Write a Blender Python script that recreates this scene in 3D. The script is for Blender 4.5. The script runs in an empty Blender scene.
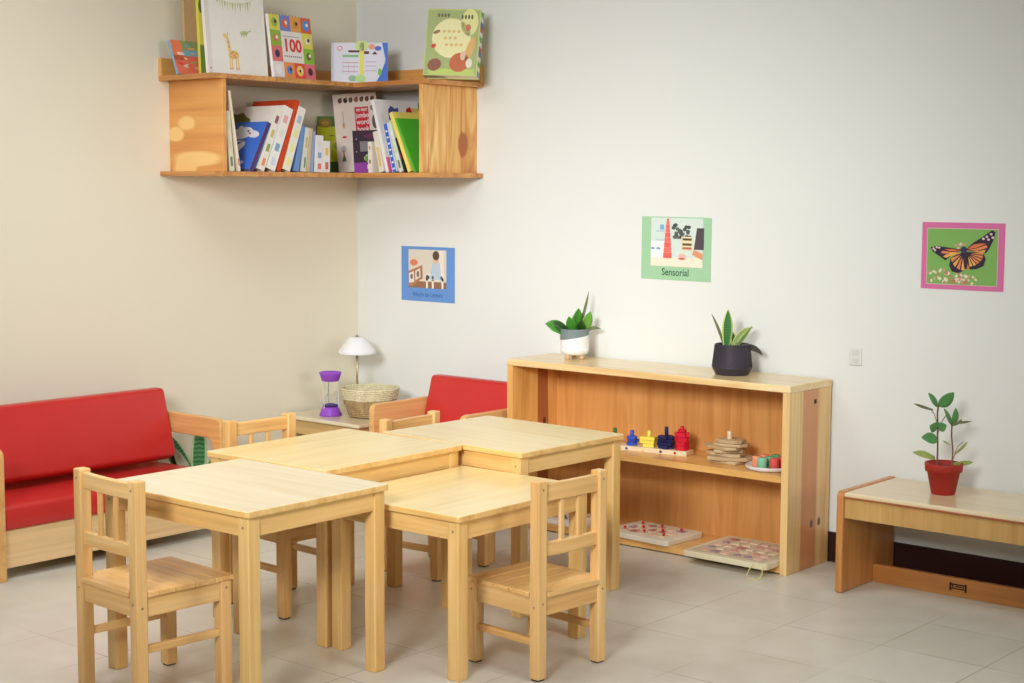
import bpy, bmesh, math, random
from mathutils import Vector, Matrix, noise
random.seed(7)
C = bpy.context.scene.collection
PI = math.pi
def rad(a): return math.radians(a)

# ------------------------------------------------------------------ materials
def lin(c):
    c = c / 255.0
    return c / 12.92 if c <= 0.04045 else ((c + 0.055) / 1.055) ** 2.4
def rgb(*c): return (lin(c[0]), lin(c[1]), lin(c[2]), 1)
MATS = {}
def newmat(name):
    m = bpy.data.materials.new(name); m.use_nodes = True
    nt = m.node_tree; b = nt.nodes['Principled BSDF']
    return m, nt, b
def flat(c, rough=0.6, spec=0.3, coat=0.0, sheen=0.0):
    key = ('flat', c, rough, spec, coat)
    if key in MATS: return MATS[key]
    m, nt, b = newmat('paint')
    n = nt.nodes.new('ShaderNodeTexNoise'); n.inputs['Scale'].default_value = 35; n.inputs['Detail'].default_value = 3
    tc = nt.nodes.new('ShaderNodeTexCoord'); nt.links.new(tc.outputs['Object'], n.inputs['Vector'])
    r = nt.nodes.new('ShaderNodeValToRGB'); L = rgb(*c)
    r.color_ramp.elements[0].color = tuple(x * 0.95 for x in L[:3]) + (1,)
    r.color_ramp.elements[1].color = tuple(min(1, x * 1.03) for x in L[:3]) + (1,)
    nt.links.new(n.outputs['Fac'], r.inputs['Fac']); nt.links.new(r.outputs['Color'], b.inputs['Base Color'])
    b.inputs['Roughness'].default_value = rough; b.inputs['Specular IOR Level'].default_value = spec
    b.inputs['Coat Weight'].default_value = coat
    MATS[key] = m; return m

def wood(key, light, mid, dark, axis='X', rough=0.38, coat=0.25, scale=1.0, bands=None, knots=(), fine=0.5, coatr=0.22, dist=1.2):
    """pine / ply with the grain running along one object axis; bands = [(axis, lo, hi, colour)] heartwood stripes; knots = [(centre, radius)]"""
    k = (key, axis)
    if k in MATS: return MATS[k]
    m, nt, b = newmat('wood_' + key)
    N, Lk = nt.nodes.new, nt.links.new
    tc = N('ShaderNodeTexCoord'); oi = N('ShaderNodeObjectInfo')
    mul = N('ShaderNodeVectorMath'); mul.operation = 'SCALE'; mul.inputs[0].default_value = (37.3, 51.7, 23.9)
    Lk(oi.outputs['Random'], mul.inputs['Scale'])
    add = N('ShaderNodeVectorMath'); add.operation = 'ADD'
    Lk(tc.outputs['Object'], add.inputs[0]); Lk(mul.outputs[0], add.inputs[1])
    mp = N('ShaderNodeMapping')
    s = [16 * scale] * 3; s['XYZ'.index(axis)] = 1.3 * scale
    mp.inputs['Scale'].default_value = s; Lk(add.outputs[0], mp.inputs['Vector'])
    n1 = N('ShaderNodeTexNoise'); n1.inputs['Scale'].default_value = 1.0; n1.inputs['Detail'].default_value = 4
    n1.inputs['Distortion'].default_value = dist; Lk(mp.outputs[0], n1.inputs['Vector'])
    r1 = N('ShaderNodeValToRGB'); e = r1.color_ramp.elements
    e[0].position = 0.28; e[0].color = rgb(*dark); e[1].position = 0.72; e[1].color = rgb(*light)
    x = e.new(0.5); x.color = rgb(*mid)
    Lk(n1.outputs['Fac'], r1.inputs['Fac'])
    mp2 = N('ShaderNodeMapping'); s2 = [90 * scale] * 3; s2['XYZ'.index(axis)] = 2.5 * scale
    mp2.inputs['Scale'].default_value = s2; Lk(add.outputs[0], mp2.inputs['Vector'])
    n2 = N('ShaderNodeTexNoise'); n2.inputs['Scale'].default_value = 1.0; n2.inputs['Detail'].default_value = 3
    Lk(mp2.outputs[0], n2.inputs['Vector'])
    r2 = N('ShaderNodeValToRGB'); r2.color_ramp.elements[0].position = 0.3; r2.color_ramp.elements[1].position = 0.7
    v = 1 - 0.28 * fine
    r2.color_ramp.elements[0].color = (v, v * 0.97, v * 0.92, 1); r2.color_ramp.elements[1].color = (1, 1, 1, 1)
    Lk(n2.outputs['Fac'], r2.inputs['Fac'])
    mx = N('ShaderNodeMix'); mx.data_type = 'RGBA'; mx.blend_type = 'MULTIPLY'; mx.inputs['Factor'].default_value = 1
    Lk(r1.outputs['Color'], mx.inputs['A']); Lk(r2.outputs['Color'], mx.inputs['B'])
    col = mx.outputs['Result']
    sep = N('ShaderNodeSeparateXYZ'); Lk(tc.outputs['Object'], sep.inputs[0])
    def mixin(col, fac, c, mode='MIX'):
        q = N('ShaderNodeMix'); q.data_type = 'RGBA'; q.blend_type = mode
        Lk(fac, q.inputs['Factor']); Lk(col, q.inputs['A']); q.inputs['B'].default_value = rgb(*c)
        return q.outputs['Result']
    for ax, lo, hi, c in (bands or []):
        # wobble the stripe edge with the grain noise
        w = N('ShaderNodeMath'); w.operation = 'MULTIPLY_ADD'; w.inputs[1].default_value = 0.02; Lk(n1.outputs['Fac'], w.inputs[0]); Lk(sep.outputs[ax], w.inputs[2])
        a = N('ShaderNodeMapRange'); a.interpolation_type = 'SMOOTHSTEP'; a.inputs['From Min'].default_value = lo; a.inputs['From Max'].default_value = lo + 0.008; Lk(w.outputs[0], a.inputs['Value'])
        d = N('ShaderNodeMapRange'); d.interpolation_type = 'SMOOTHSTEP'; d.inputs['From Min'].default_value = hi; d.inputs['From Max'].default_value = hi - 0.008; Lk(w.outputs[0], d.inputs['Value'])
        mm = N('ShaderNodeMath'); mm.operation = 'MULTIPLY'; Lk(a.outputs[0], mm.inputs[0]); Lk(d.outputs[0], mm.inputs[1])
        m2 = N('ShaderNodeMath'); m2.operation = 'MULTIPLY'; m2.inputs[1].default_value = 0.85; Lk(mm.outputs[0], m2.inputs[0])
        col = mixin(col, m2.outputs[0], c)
    for ctr, sc, kc in knots:
        sb = N('ShaderNodeVectorMath'); sb.operation = 'SUBTRACT'; Lk(tc.outputs['Object'], sb.inputs[0]); sb.inputs[1].default_value = ctr
        ml = N('ShaderNodeVectorMath'); ml.operation = 'MULTIPLY'; Lk(sb.outputs[0], ml.inputs[0]); ml.inputs[1].default_value = tuple(1 / q for q in sc)
        ln = N('ShaderNodeVectorMath'); ln.operation = 'LENGTH'; Lk(ml.outputs[0], ln.inputs[0])
        ws = N('ShaderNodeMath'); ws.operation = 'MULTIPLY_ADD'; ws.inputs[1].default_value = 0.9; Lk(n1.outputs['Fac'], ws.inputs[0]); Lk(ln.outputs['Value'], ws.inputs[2])
        g = N('ShaderNodeMapRange'); g.interpolation_type = 'SMOOTHSTEP'; g.inputs['From Min'].default_value = 1.65; g.inputs['From Max'].default_value = 1.2; Lk(ws.outputs[0], g.inputs['Value'])
        col = mixin(col, g.outputs[0], kc)
    Lk(col, b.inputs['Base Color'])
    bp = N('ShaderNodeBump'); bp.inputs['Strength'].default_value = 0.04; bp.inputs['Distance'].default_value = 0.002
    Lk(n2.outputs['Fac'], bp.inputs['Height']); Lk(bp.outputs['Normal'], b.inputs['Normal'])
    b.inputs['Roughness'].default_value = rough; b.inputs['Coat Weight'].default_value = coat; b.inputs['Coat Roughness'].default_value = coatr
    MATS[k] = m; return m
def pine(ax): return wood('pine', (242, 202, 134), (236, 192, 120), (222, 172, 98), ax)
def top_ply(ax, v=''): return wood('table_top' + v, *(((242, 220, 164), (237, 213, 152), (230, 203, 136)) if v else ((234, 221, 188), (230, 215, 180), (223, 206, 168))), ax, rough=0.33, coat=0.5, fine=0.25)  # top colour desaturated to carry the neutral gloss of overhead light
def chairw(ax): return wood('chair_pine', (242, 200, 136), (236, 189, 121), (220, 165, 96), ax, fine=0.6)
def orange_pine(ax): return wood('shelf_pine', (240, 192, 118), (232, 178, 102), (214, 152, 78), ax, rough=0.35)
def ply_back(ax): return wood('plywood_back', (230, 172, 102), (222, 160, 90), (208, 144, 76), ax, rough=0.42, coat=0.1, scale=0.8, fine=0.25, dist=2.2)
def ply_corner(ax): return wood('corner_ply', (240, 186, 112), (230, 170, 94), (212, 146, 76), ax, rough=0.4, scale=0.8, fine=0.35)
def maple(ax): return wood('maple', (226, 190, 128), (218, 180, 116), (208, 168, 104), ax, rough=0.36, coat=0.3, fine=0.4)
def couch_wood(ax): return wood('couch_wood', (242, 210, 160), (238, 204, 150), (228, 190, 136), ax, rough=0.4)

def tiles():
    m, nt, b = newmat('vinyl_tile'); N, Lk = nt.nodes.new, nt.links.new
    tc = N('ShaderNodeTexCoord'); mp = N('ShaderNodeMapping'); mp.inputs['Location'].default_value = (-2.72, 0.52, 0)
    Lk(tc.outputs['Object'], mp.inputs['Vector'])
    def grid(comp, size):
        sp = N('ShaderNodeSeparateXYZ'); Lk(mp.outputs[0], sp.inputs[0])
        d = N('ShaderNodeMath'); d.operation = 'DIVIDE'; d.inputs[1].default_value = size; Lk(sp.outputs[comp], d.inputs[0])
        r = N('ShaderNodeMath'); r.operation = 'FRACT'; Lk(d.outputs[0], r.inputs[0])
        s = N('ShaderNodeMath'); s.operation = 'SUBTRACT'; s.inputs[1].default_value = 0.5; Lk(r.outputs[0], s.inputs[0])
        a = N('ShaderNodeMath'); a.operation = 'ABSOLUTE'; Lk(s.outputs[0], a.inputs[0])
        g = N('ShaderNodeMath'); g.operation = 'GREATER_THAN'; g.inputs[1].default_value = 0.5 - 0.0011 / size; Lk(a.outputs[0], g.inputs[0])
        fl = N('ShaderNodeMath'); fl.operation = 'FLOOR'; Lk(d.outputs[0], fl.inputs[0])
        return g, fl
    gx, fx = grid('X', 0.32); gy, fy = grid('Y', 0.31)
    mx = N('ShaderNodeMath'); mx.operation = 'MAXIMUM'; Lk(gx.outputs[0], mx.inputs[0]); Lk(gy.outputs[0], mx.inputs[1])
    # joints are open only here and there
    nj = N('ShaderNodeTexNoise'); nj.inputs['Scale'].default_value = 1.7; Lk(tc.outputs['Object'], nj.inputs['Vector'])
    rj = N('ShaderNodeMapRange'); rj.inputs['From Min'].default_value = 0.42; rj.inputs['From Max'].default_value = 0.6; Lk(nj.outputs['Fac'], rj.inputs['Value'])
    jm = N('ShaderNodeMath'); jm.operation = 'MULTIPLY'; Lk(mx.outputs[0], jm.inputs[0]); Lk(rj.outputs[0], jm.inputs[1])
    cv = N('ShaderNodeCombineXYZ'); Lk(fx.outputs[0], cv.inputs[0]); Lk(fy.outputs[0], cv.inputs[1])
    wn = N('ShaderNodeTexWhiteNoise'); Lk(cv.outputs[0], wn.inputs['Vector'])
    n = N('ShaderNodeTexNoise'); n.inputs['Scale'].default_value = 9; n.inputs['Detail'].default_value = 6; Lk(tc.outputs['Object'], n.inputs['Vector'])
    ad = N('ShaderNodeMath'); ad.operation = 'MULTIPLY_ADD'; ad.inputs[1].default_value = 0.35; Lk(wn.outputs['Value'], ad.inputs[0]); Lk(n.outputs['Fac'], ad.inputs[2])
    r = N('ShaderNodeValToRGB'); r.color_ramp.elements[0].position = 0.3; r.color_ramp.elements[1].position = 1.0
    r.color_ramp.elements[0].color = rgb(206, 200, 182); r.color_ramp.elements[1].color = rgb(222, 217, 201)
    Lk(ad.outputs[0], r.inputs['Fac'])
    q = N('ShaderNodeMix'); q.data_type = 'RGBA'; Lk(jm.outputs[0], q.inputs['Factor']); Lk(r.outputs['Color'], q.inputs['A']); q.inputs['B'].default_value = rgb(120, 108, 92)
    Lk(q.outputs['Result'], b.inputs['Base Color'])
    rr = N('ShaderNodeMapRange'); rr.inputs['To Min'].default_value = 0.26; rr.inputs['To Max'].default_value = 0.36; Lk(n.outputs['Fac'], rr.inputs['Value'])
    Lk(rr.outputs[0], b.inputs['Roughness']); b.inputs['Specular IOR Level'].default_value = 0.5
    return m
def wallpaint(c0, c1):
    m, nt, b = newmat('wall_paint'); N, Lk = nt.nodes.new, nt.links.new
    tc = N('ShaderNodeTexCoord'); n = N('ShaderNodeTexNoise'); n.inputs['Scale'].default_value = 1.3; n.inputs['Detail'].default_value = 4
    Lk(tc.outputs['Object'], n.inputs['Vector'])
    r = N('ShaderNodeValToRGB'); r.color_ramp.elements[0].color = rgb(*c0); r.color_ramp.elements[1].color = rgb(*c1)
    Lk(n.outputs['Fac'], r.inputs['Fac']); Lk(r.outputs['Color'], b.inputs['Base Color'])
    f = N('ShaderNodeTexNoise'); f.inputs['Scale'].default_value = 160; Lk(tc.outputs['Object'], f.inputs['Vector'])
    bp = N('ShaderNodeBump'); bp.inputs['Strength'].default_value = 0.05; bp.inputs['Distance'].default_value = 0.002; Lk(f.outputs['Fac'], bp.inputs['Height']); Lk(bp.outputs['Normal'], b.inputs['Normal'])
    b.inputs['Roughness'].default_value = 0.6; b.inputs['Specular IOR Level'].default_value = 0.3
    return m
def vinyl():
    m, nt, b = newmat('red_vinyl'); N, Lk = nt.nodes.new, nt.links.new
    tc = N('ShaderNodeTexCoord'); n = N('ShaderNodeTexNoise'); n.inputs['Scale'].default_value = 6; n.inputs['Detail'].default_value = 5
    Lk(tc.outputs['Object'], n.inputs['Vector'])
    r = N('ShaderNodeValToRGB'); r.color_ramp.elements[0].color = rgb(190, 36, 36); r.color_ramp.elements[1].color = rgb(206, 48, 42)
    Lk(n.outputs['Fac'], r.inputs['Fac']); Lk(r.outputs['Color'], b.inputs['Base Color'])
    f = N('ShaderNodeTexNoise'); f.inputs['Scale'].default_value = 14; f.inputs['Detail'].default_value = 3; Lk(tc.outputs['Object'], f.inputs['Vector'])
    bp = N('ShaderNodeBump'); bp.inputs['Strength'].default_value = 0.15; bp.inputs['Distance'].default_value = 0.01; Lk(f.outputs['Fac'], bp.inputs['Height']); Lk(bp.outputs['Normal'], b.inputs['Normal'])
    b.inputs['Roughness'].default_value = 0.38
    return m
def leafmat(key, base, edge, stripe=None):
    k = ('leaf', key)
    if k in MATS: return MATS[k]
    m, nt, b = newmat('leaf_' + key); N, Lk = nt.nodes.new, nt.links.new
    uv = N('ShaderNodeUVMap'); sp = N('ShaderNodeSeparateXYZ'); Lk(uv.outputs[0], sp.inputs[0])
    tc = N('ShaderNodeTexCoord'); n = N('ShaderNodeTexNoise'); n.inputs['Scale'].default_value = 60; Lk(tc.outputs['Object'], n.inputs['Vector'])
    r = N('ShaderNodeValToRGB'); r.color_ramp.elements[0].color = rgb(*[int(c * 0.82) for c in base]); r.color_ramp.elements[1].color = rgb(*base)
    Lk(n.outputs['Fac'], r.inputs['Fac']); col = r.outputs['Color']
    if stripe:
        w = N('ShaderNodeTexWave'); w.bands_direction = 'Y'; w.inputs['Scale'].default_value = 5.0; w.inputs['Distortion'].default_value = 2.2; w.inputs['Detail'].default_value = 2; Lk(uv.outputs[0], w.inputs['Vector'])
        q = N('ShaderNodeMix'); q.data_type = 'RGBA'; Lk(w.outputs['Fac'], q.inputs['Factor']); Lk(col, q.inputs['A']); q.inputs['B'].default_value = rgb(*stripe); col = q.outputs['Result']
    if edge:
        s = N('ShaderNodeMath'); s.operation = 'SUBTRACT'; s.inputs[1].default_value = 0.5; Lk(sp.outputs['X'], s.inputs[0])
        a = N('ShaderNodeMath'); a.operation = 'ABSOLUTE'; Lk(s.outputs[0], a.inputs[0])
        g = N('ShaderNodeMapRange'); g.inputs['From Min'].default_value = 0.33; g.inputs['From Max'].default_value = 0.4; Lk(a.outputs[0], g.inputs['Value'])
        q = N('ShaderNodeMix'); q.data_type = 'RGBA'; Lk(g.outputs[0], q.inputs['Factor']); Lk(col, q.inputs['A']); q.inputs['B'].default_value = rgb(*edge); col = q.outputs['Result']
    Lk(col, b.inputs['Base Color']); b.inputs['Roughness'].default_value = 0.4
    MATS[k] = m; return m
def glass():
    m, nt, b = newmat('clear_plastic')
    b.inputs['Base Color'].default_value = (0.97, 0.98, 0.98, 1); b.inputs['Transmission Weight'].default_value = 1; b.inputs['Roughness'].default_value = 0.03; b.inputs['IOR'].default_value = 1.05
    return m
def metal(c, rough=0.35):
    k = ('metal', c)
    if k in MATS: return MATS[k]
    m, nt, b = newmat('metal'); b.inputs['Base Color'].default_value = rgb(*c); b.inputs['Metallic'].default_value = 0.9; b.inputs['Roughness'].default_value = rough
    MATS[k] = m; return m

# ------------------------------------------------------------------ mesh builder
class MB:
    def __init__(s): s.v = []; s.f = []; s.mi = []; s.sm = []; s.mats = []; s.uv = {}
    def _m(s, mat):
        if mat not in s.mats: s.mats.append(mat)
        return s.mats.index(mat)
    def add(s, verts, faces, mat=None, smooth=False, M=None, uv=None):
        o = len(s.v); i = s._m(mat)
        for p in verts:
            p = Vector(p); s.v.append(tuple(M @ p if M else p))
        for k, f in enumerate(faces):
            if uv: s.uv[len(s.f)] = uv[k]
            s.f.append([o + q for q in f]); s.mi.append(i); s.sm.append(smooth)
        return s
    def addbm(s, bm, mat, smooth=False, M=None):
        bm.verts.index_update()
        s.add([v.co for v in bm.verts], [[v.index for v in f.verts] for f in bm.faces], mat, smooth, M); bm.free(); return s
    def box(s, x0, x1, y0, y1, z0, z1, mat=None, bev=0.002, seg=2, M=None, smooth=False):
        bm = bmesh.new(); bmesh.ops.create_cube(bm, size=1)
        for v in bm.verts:
            v.co = Vector((x0 + (v.co.x + .5) * (x1 - x0), y0 + (v.co.y + .5) * (y1 - y0), z0 + (v.co.z + .5) * (z1 - z0)))
        b = min(bev, 0.45 * min(abs(x1 - x0), abs(y1 - y0), abs(z1 - z0)))
        if b > 0: bmesh.ops.bevel(bm, geom=bm.edges[:], offset=b, segments=seg, affect='EDGES', profile=0.5)
        return s.addbm(bm, mat, smooth, M)
    def prism(s, pts, axis, a0, a1, mat=None, bev=0.0, M=None, seg=2, smooth=False):
        """polygon extruded along axis; pts are the two other coordinates in cyclic order (X:(y,z) Y:(x,z) Z:(x,y))"""
        def P(u, w, a): return {'X': (a, u, w), 'Y': (u, a, w), 'Z': (u, w, a)}[axis]
        bm = bmesh.new(); A = [bm.verts.new(P(u, w, a0)) for u, w in pts]; B = [bm.verts.new(P(u, w, a1)) for u, w in pts]
        n = len(pts); bm.faces.new(A); bm.faces.new(B[::-1])
        for i in range(n): bm.faces.new([A[i], B[i], B[(i + 1) % n], A[(i + 1) % n]][::-1])
        bmesh.ops.recalc_face_normals(bm, faces=bm.faces[:])
        if bev > 0:
            ed = [e for e in bm.edges if len(e.link_faces) == 2 and e.calc_face_angle(0) > 0.6]
            bmesh.ops.bevel(bm, geom=ed, offset=bev, segments=seg, affect='EDGES', profile=0.5)
        return s.addbm(bm, mat, smooth, M)
    def lathe(s, prof, mat=None, n=28, M=None, smooth=True, sx=1, sy=1, cap=True):
        vs = []; fs = []
        for r, z in prof:
            for k in range(n):
                a = 2 * PI * k / n; vs.append((r * math.cos(a) * sx, r * math.sin(a) * sy, z))
        for i in range(len(prof) - 1):
            for k in range(n):
                a, b = i * n + k, i * n + (k + 1) % n
                fs.append([a, b, b + n, a + n])
        if cap and prof[0][0] > 1e-5: fs.append(list(range(n))[::-1])
        if cap and prof[-1][0] > 1e-5: fs.append([(len(prof) - 1) * n + k for k in range(n)])
        return s.add(vs, fs, mat, smooth, M)
    def tube(s, pts, r, mat=None, n=8, M=None, closed=False):
        pts = [Vector(p) for p in pts]; vs = []; fs = []; m = len(pts)
        up = Vector((0.13, 0.21, 1)).normalized()
        for i, p in enumerate(pts):
            if closed: t = pts[(i + 1) % m] - pts[i - 1]
            else: t = pts[min(i + 1, m - 1)] - pts[max(i - 1, 0)]
            t.normalize(); a = t.cross(up)
            if a.length < 1e-3: a = t.cross(Vector((1, 0, 0)))
            a.normalize(); b = t.cross(a); rr = r[i] if isinstance(r, (list, tuple)) else r
            for k in range(n):
                q = 2 * PI * k / n; vs.append(p + a * rr * math.cos(q) + b * rr * math.sin(q))
        for i in range(m if closed else m - 1):
            for k in range(n):
                j = (i + 1) % m; fs.append([i * n + k, i * n + (k + 1) % n, j * n + (k + 1) % n, j * n + k])
        if not closed: fs += [list(range(n)), [(m - 1) * n + k for k in range(n)][::-1]]
        return s.add(vs, fs, mat, True, M)
    # flat printed shapes in the local x/z plane, raised by a fraction of a millimetre
    def poly(s, pts, mat, y, M=None):
        return s.add([(x, y, z) for x, z in pts], [list(range(len(pts)))], mat, False, M)
    def ell(s, cx, cz, rx, rz, mat, y, M=None, rot=0, n=20):
        c, sn = math.cos(rot), math.sin(rot)
        return s.poly([(cx + rx * math.cos(t) * c - rz * math.sin(t) * sn, cz + rx * math.cos(t) * sn + rz * math.sin(t) * c) for t in [2 * PI * k / n for k in range(n)]], mat, y, M)
    def rect(s, x0, x1, z0, z1, mat, y, M=None): return s.poly([(x0, z0), (x1, z0), (x1, z1), (x0, z1)], mat, y, M)
    def text(s, body, x, z, size, mat, y, M=None, align='CENTER', sx=1.0, bold=0.0):
        cu = bpy.data.curves.new('lettering', 'FONT'); cu.body = body; cu.size = size; cu.align_x = align; cu.offset = bold; cu.resolution_u = 3
        ob = bpy.data.objects.new('lettering', cu); C.objects.link(ob)
        me = bpy.data.meshes.new_from_object(ob.evaluated_get(bpy.context.evaluated_depsgraph_get()))
        vs = [(x + v.co.x * sx, y, z + v.co.y) for v in me.vertices]; fs = [list(p.vertices) for p in me.polygons]
        bpy.data.objects.remove(ob); bpy.data.curves.remove(cu); bpy.data.meshes.remove(me)
        return s.add(vs, fs, mat, False, M)
    def build(s, name, parent=None, label=None, M=None):
        me = bpy.data.meshes.new(name); me.from_pydata(s.v, [], s.f)
        for m in s.mats: me.materials.append(m)
        me.polygons.foreach_set('material_index', s.mi); me.polygons.foreach_set('use_smooth', s.sm)
        if s.uv:
            ul = me.uv_layers.new(name='UVMap')
            for fi, uvs in s.uv.items():
                for li, q in zip(me.polygons[fi].loop_indices, uvs): ul.data[li].uv = q
        me.update()
        o = bpy.data.objects.new(name, me); C.objects.link(o)
        if parent: o.parent = parent
        if M: o.matrix_world = M
        if label: o['label'] = label
        return o
def tag(o, label, cat, group=None):
    o['label'] = label; o['category'] = cat
    if group: o['group'] = group
    return o
def thing(name, label, cat, loc=(0, 0, 0), rz=0, group=None, M=None):
    o = bpy.data.objects.new(name, None); o.empty_display_size = 0.05; C.objects.link(o)
    if M: o.matrix_world = M
    else: o.location = loc; o.rotation_euler = (0, 0, rz)
    return tag(o, label, cat, group)
def struct(mb, name):
    o = mb.build(name); o['kind'] = 'structure'; return o
def box_part(name, parent, dims, mat, bev=0.002, label=None, seg=2):
    mb = MB(); mb.box(*dims, mat, bev, seg); return mb.build(name, parent, label)
def screw(parent, p, axis, r=0.0034):
    mb = MB(); M = Matrix.Translation(p)
    if axis == '-y': M = M @ Matrix.Rotation(PI / 2, 4, 'X')
    if axis == '+x': M = M @ Matrix.Rotation(PI / 2, 4, 'Y')
    if axis == '-x': M = M @ Matrix.Rotation(-PI / 2, 4, 'Y')
    if axis == '+y': M = M @ Matrix.Rotation(-PI / 2, 4, 'X')
    mb.lathe([(r, 0), (r, 0.0006), (r * 0.8, 0.0012), (r * 0.45, 0.0012), (r * 0.4, 0.0004), (0, 0.0004)], metal((168, 146, 112)), n=12, M=M)
    return mb.build('screw', parent)

# ------------------------------------------------------------------ room
WP = wallpaint((226, 228, 221), (231, 233, 226)); WL = wallpaint((230, 222, 198), (235, 227, 204))
mb = MB(); mb.box(-0.1, 7.5, -7.5, 0.1, -0.1, 0, tiles(), 0); struct(mb, 'floor')
mb = MB(); mb.box(-0.1, 0, -7.5, 0.1, -0.1, 2.75, WL, 0); struct(mb, 'wall_left')
mb = MB(); mb.box(0, 7.5, 0, 0.1, -0.1, 2.75, WP, 0); struct(mb, 'wall_back')
BB = flat((52, 26, 24), 0.35)
mb = MB(); mb.box(0.008, 7.5, -0.008, 0, 0, 0.108, BB, 0.002); struct(mb, 'baseboard_back')
mb = MB(); mb.box(0, 0.008, -7.5, 0, 0, 0.108, BB, 0.002); struct(mb, 'baseboard_left')

# ------------------------------------------------------------------ tables
def make_table(label, cx, cy, r, w, d, h, v='', group='low pine classroom tables'):
    t = thing('low_table', label, 'table', (cx, cy, 0), rad(r), group)
    tk, ins, th = 0.0395, 0.010, 0.0175
    mb = MB(); rc = 0.012
    pts = []
    for qx, qy, a0 in ((1, 1, 0), (-1, 1, 90), (-1, -1, 180), (1, -1, 270)):
        for k in range(5):
            a = rad(a0 + 90 * k / 4); pts.append((qx * (w / 2 - rc) + rc * math.cos(a), qy * (d / 2 - rc) + rc * math.sin(a)))
    mb.prism(pts, 'Z', h - th, h, top_ply('X' if w > d else 'Y', v), 0.003)
    pm = mb._m(pine('X'))   # face paled for overhead gloss, pine lipping round the edge
    for q, f in enumerate(mb.f):
        a, b, c = [Vector(mb.v[k]) for k in f[:3]]
        if abs((b - a).cross(c - a).normalized().z) < .6: mb.mi[q] = pm
    mb.build('tabletop', t)
    hx, hy = w / 2 - ins, d / 2 - ins
    az0, az1 = h - th - 0.052, h - th
    for sy in (-1, 1):
        y1 = sy * (hy - 0.004); box_part('apron', t, (-hx + tk, hx - tk, min(y1, y1 - sy * 0.018), max(y1, y1 - sy * 0.018), az0, az1), pine('X'), 0.0015)
    for sx in (-1, 1):
        x1 = sx * (hx - 0.004); box_part('apron', t, (min(x1, x1 - sx * 0.018), max(x1, x1 - sx * 0.018), -hy + tk, hy - tk, az0, az1), pine('Y'), 0.0015)
    for sx in (-1, 1):
        for sy in (-1, 1):
            x0, x1 = sorted((sx * hx, sx * (hx - tk))); y0, y1 = sorted((sy * hy, sy * (hy - tk)))
            l = box_part('leg', t, (x0, x1, y0, y1, 0, az1), pine('Z'), 0.003)
            xs = (x0 + x1) / 2
            screw(l, (xs, -hy if sy < 0 else hy, az0 + 0.024), '-y' if sy < 0 else '+y')
    return t
make_table('bare pine table nearest the red couch, slatted chair tucked under its open side', 1.8244, -2.1916, 0.46, .6165, .5040, .5199)
make_table('pine table in the middle of the cluster, beside the hourglass corner', 1.590, -1.6295, 1.2, .5207, .6000, .5203, '_yellow')
make_table('pine table set lower than the others, small chair drawn up at its right', 2.1010, -1.6166, .9, .506, .592, .4547, '_yellow')
make_table('pine table directly in front of the long low bookcase', 1.7783, -1.0570, -1.5, .616, .517, .5198, '_yellow')

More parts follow.
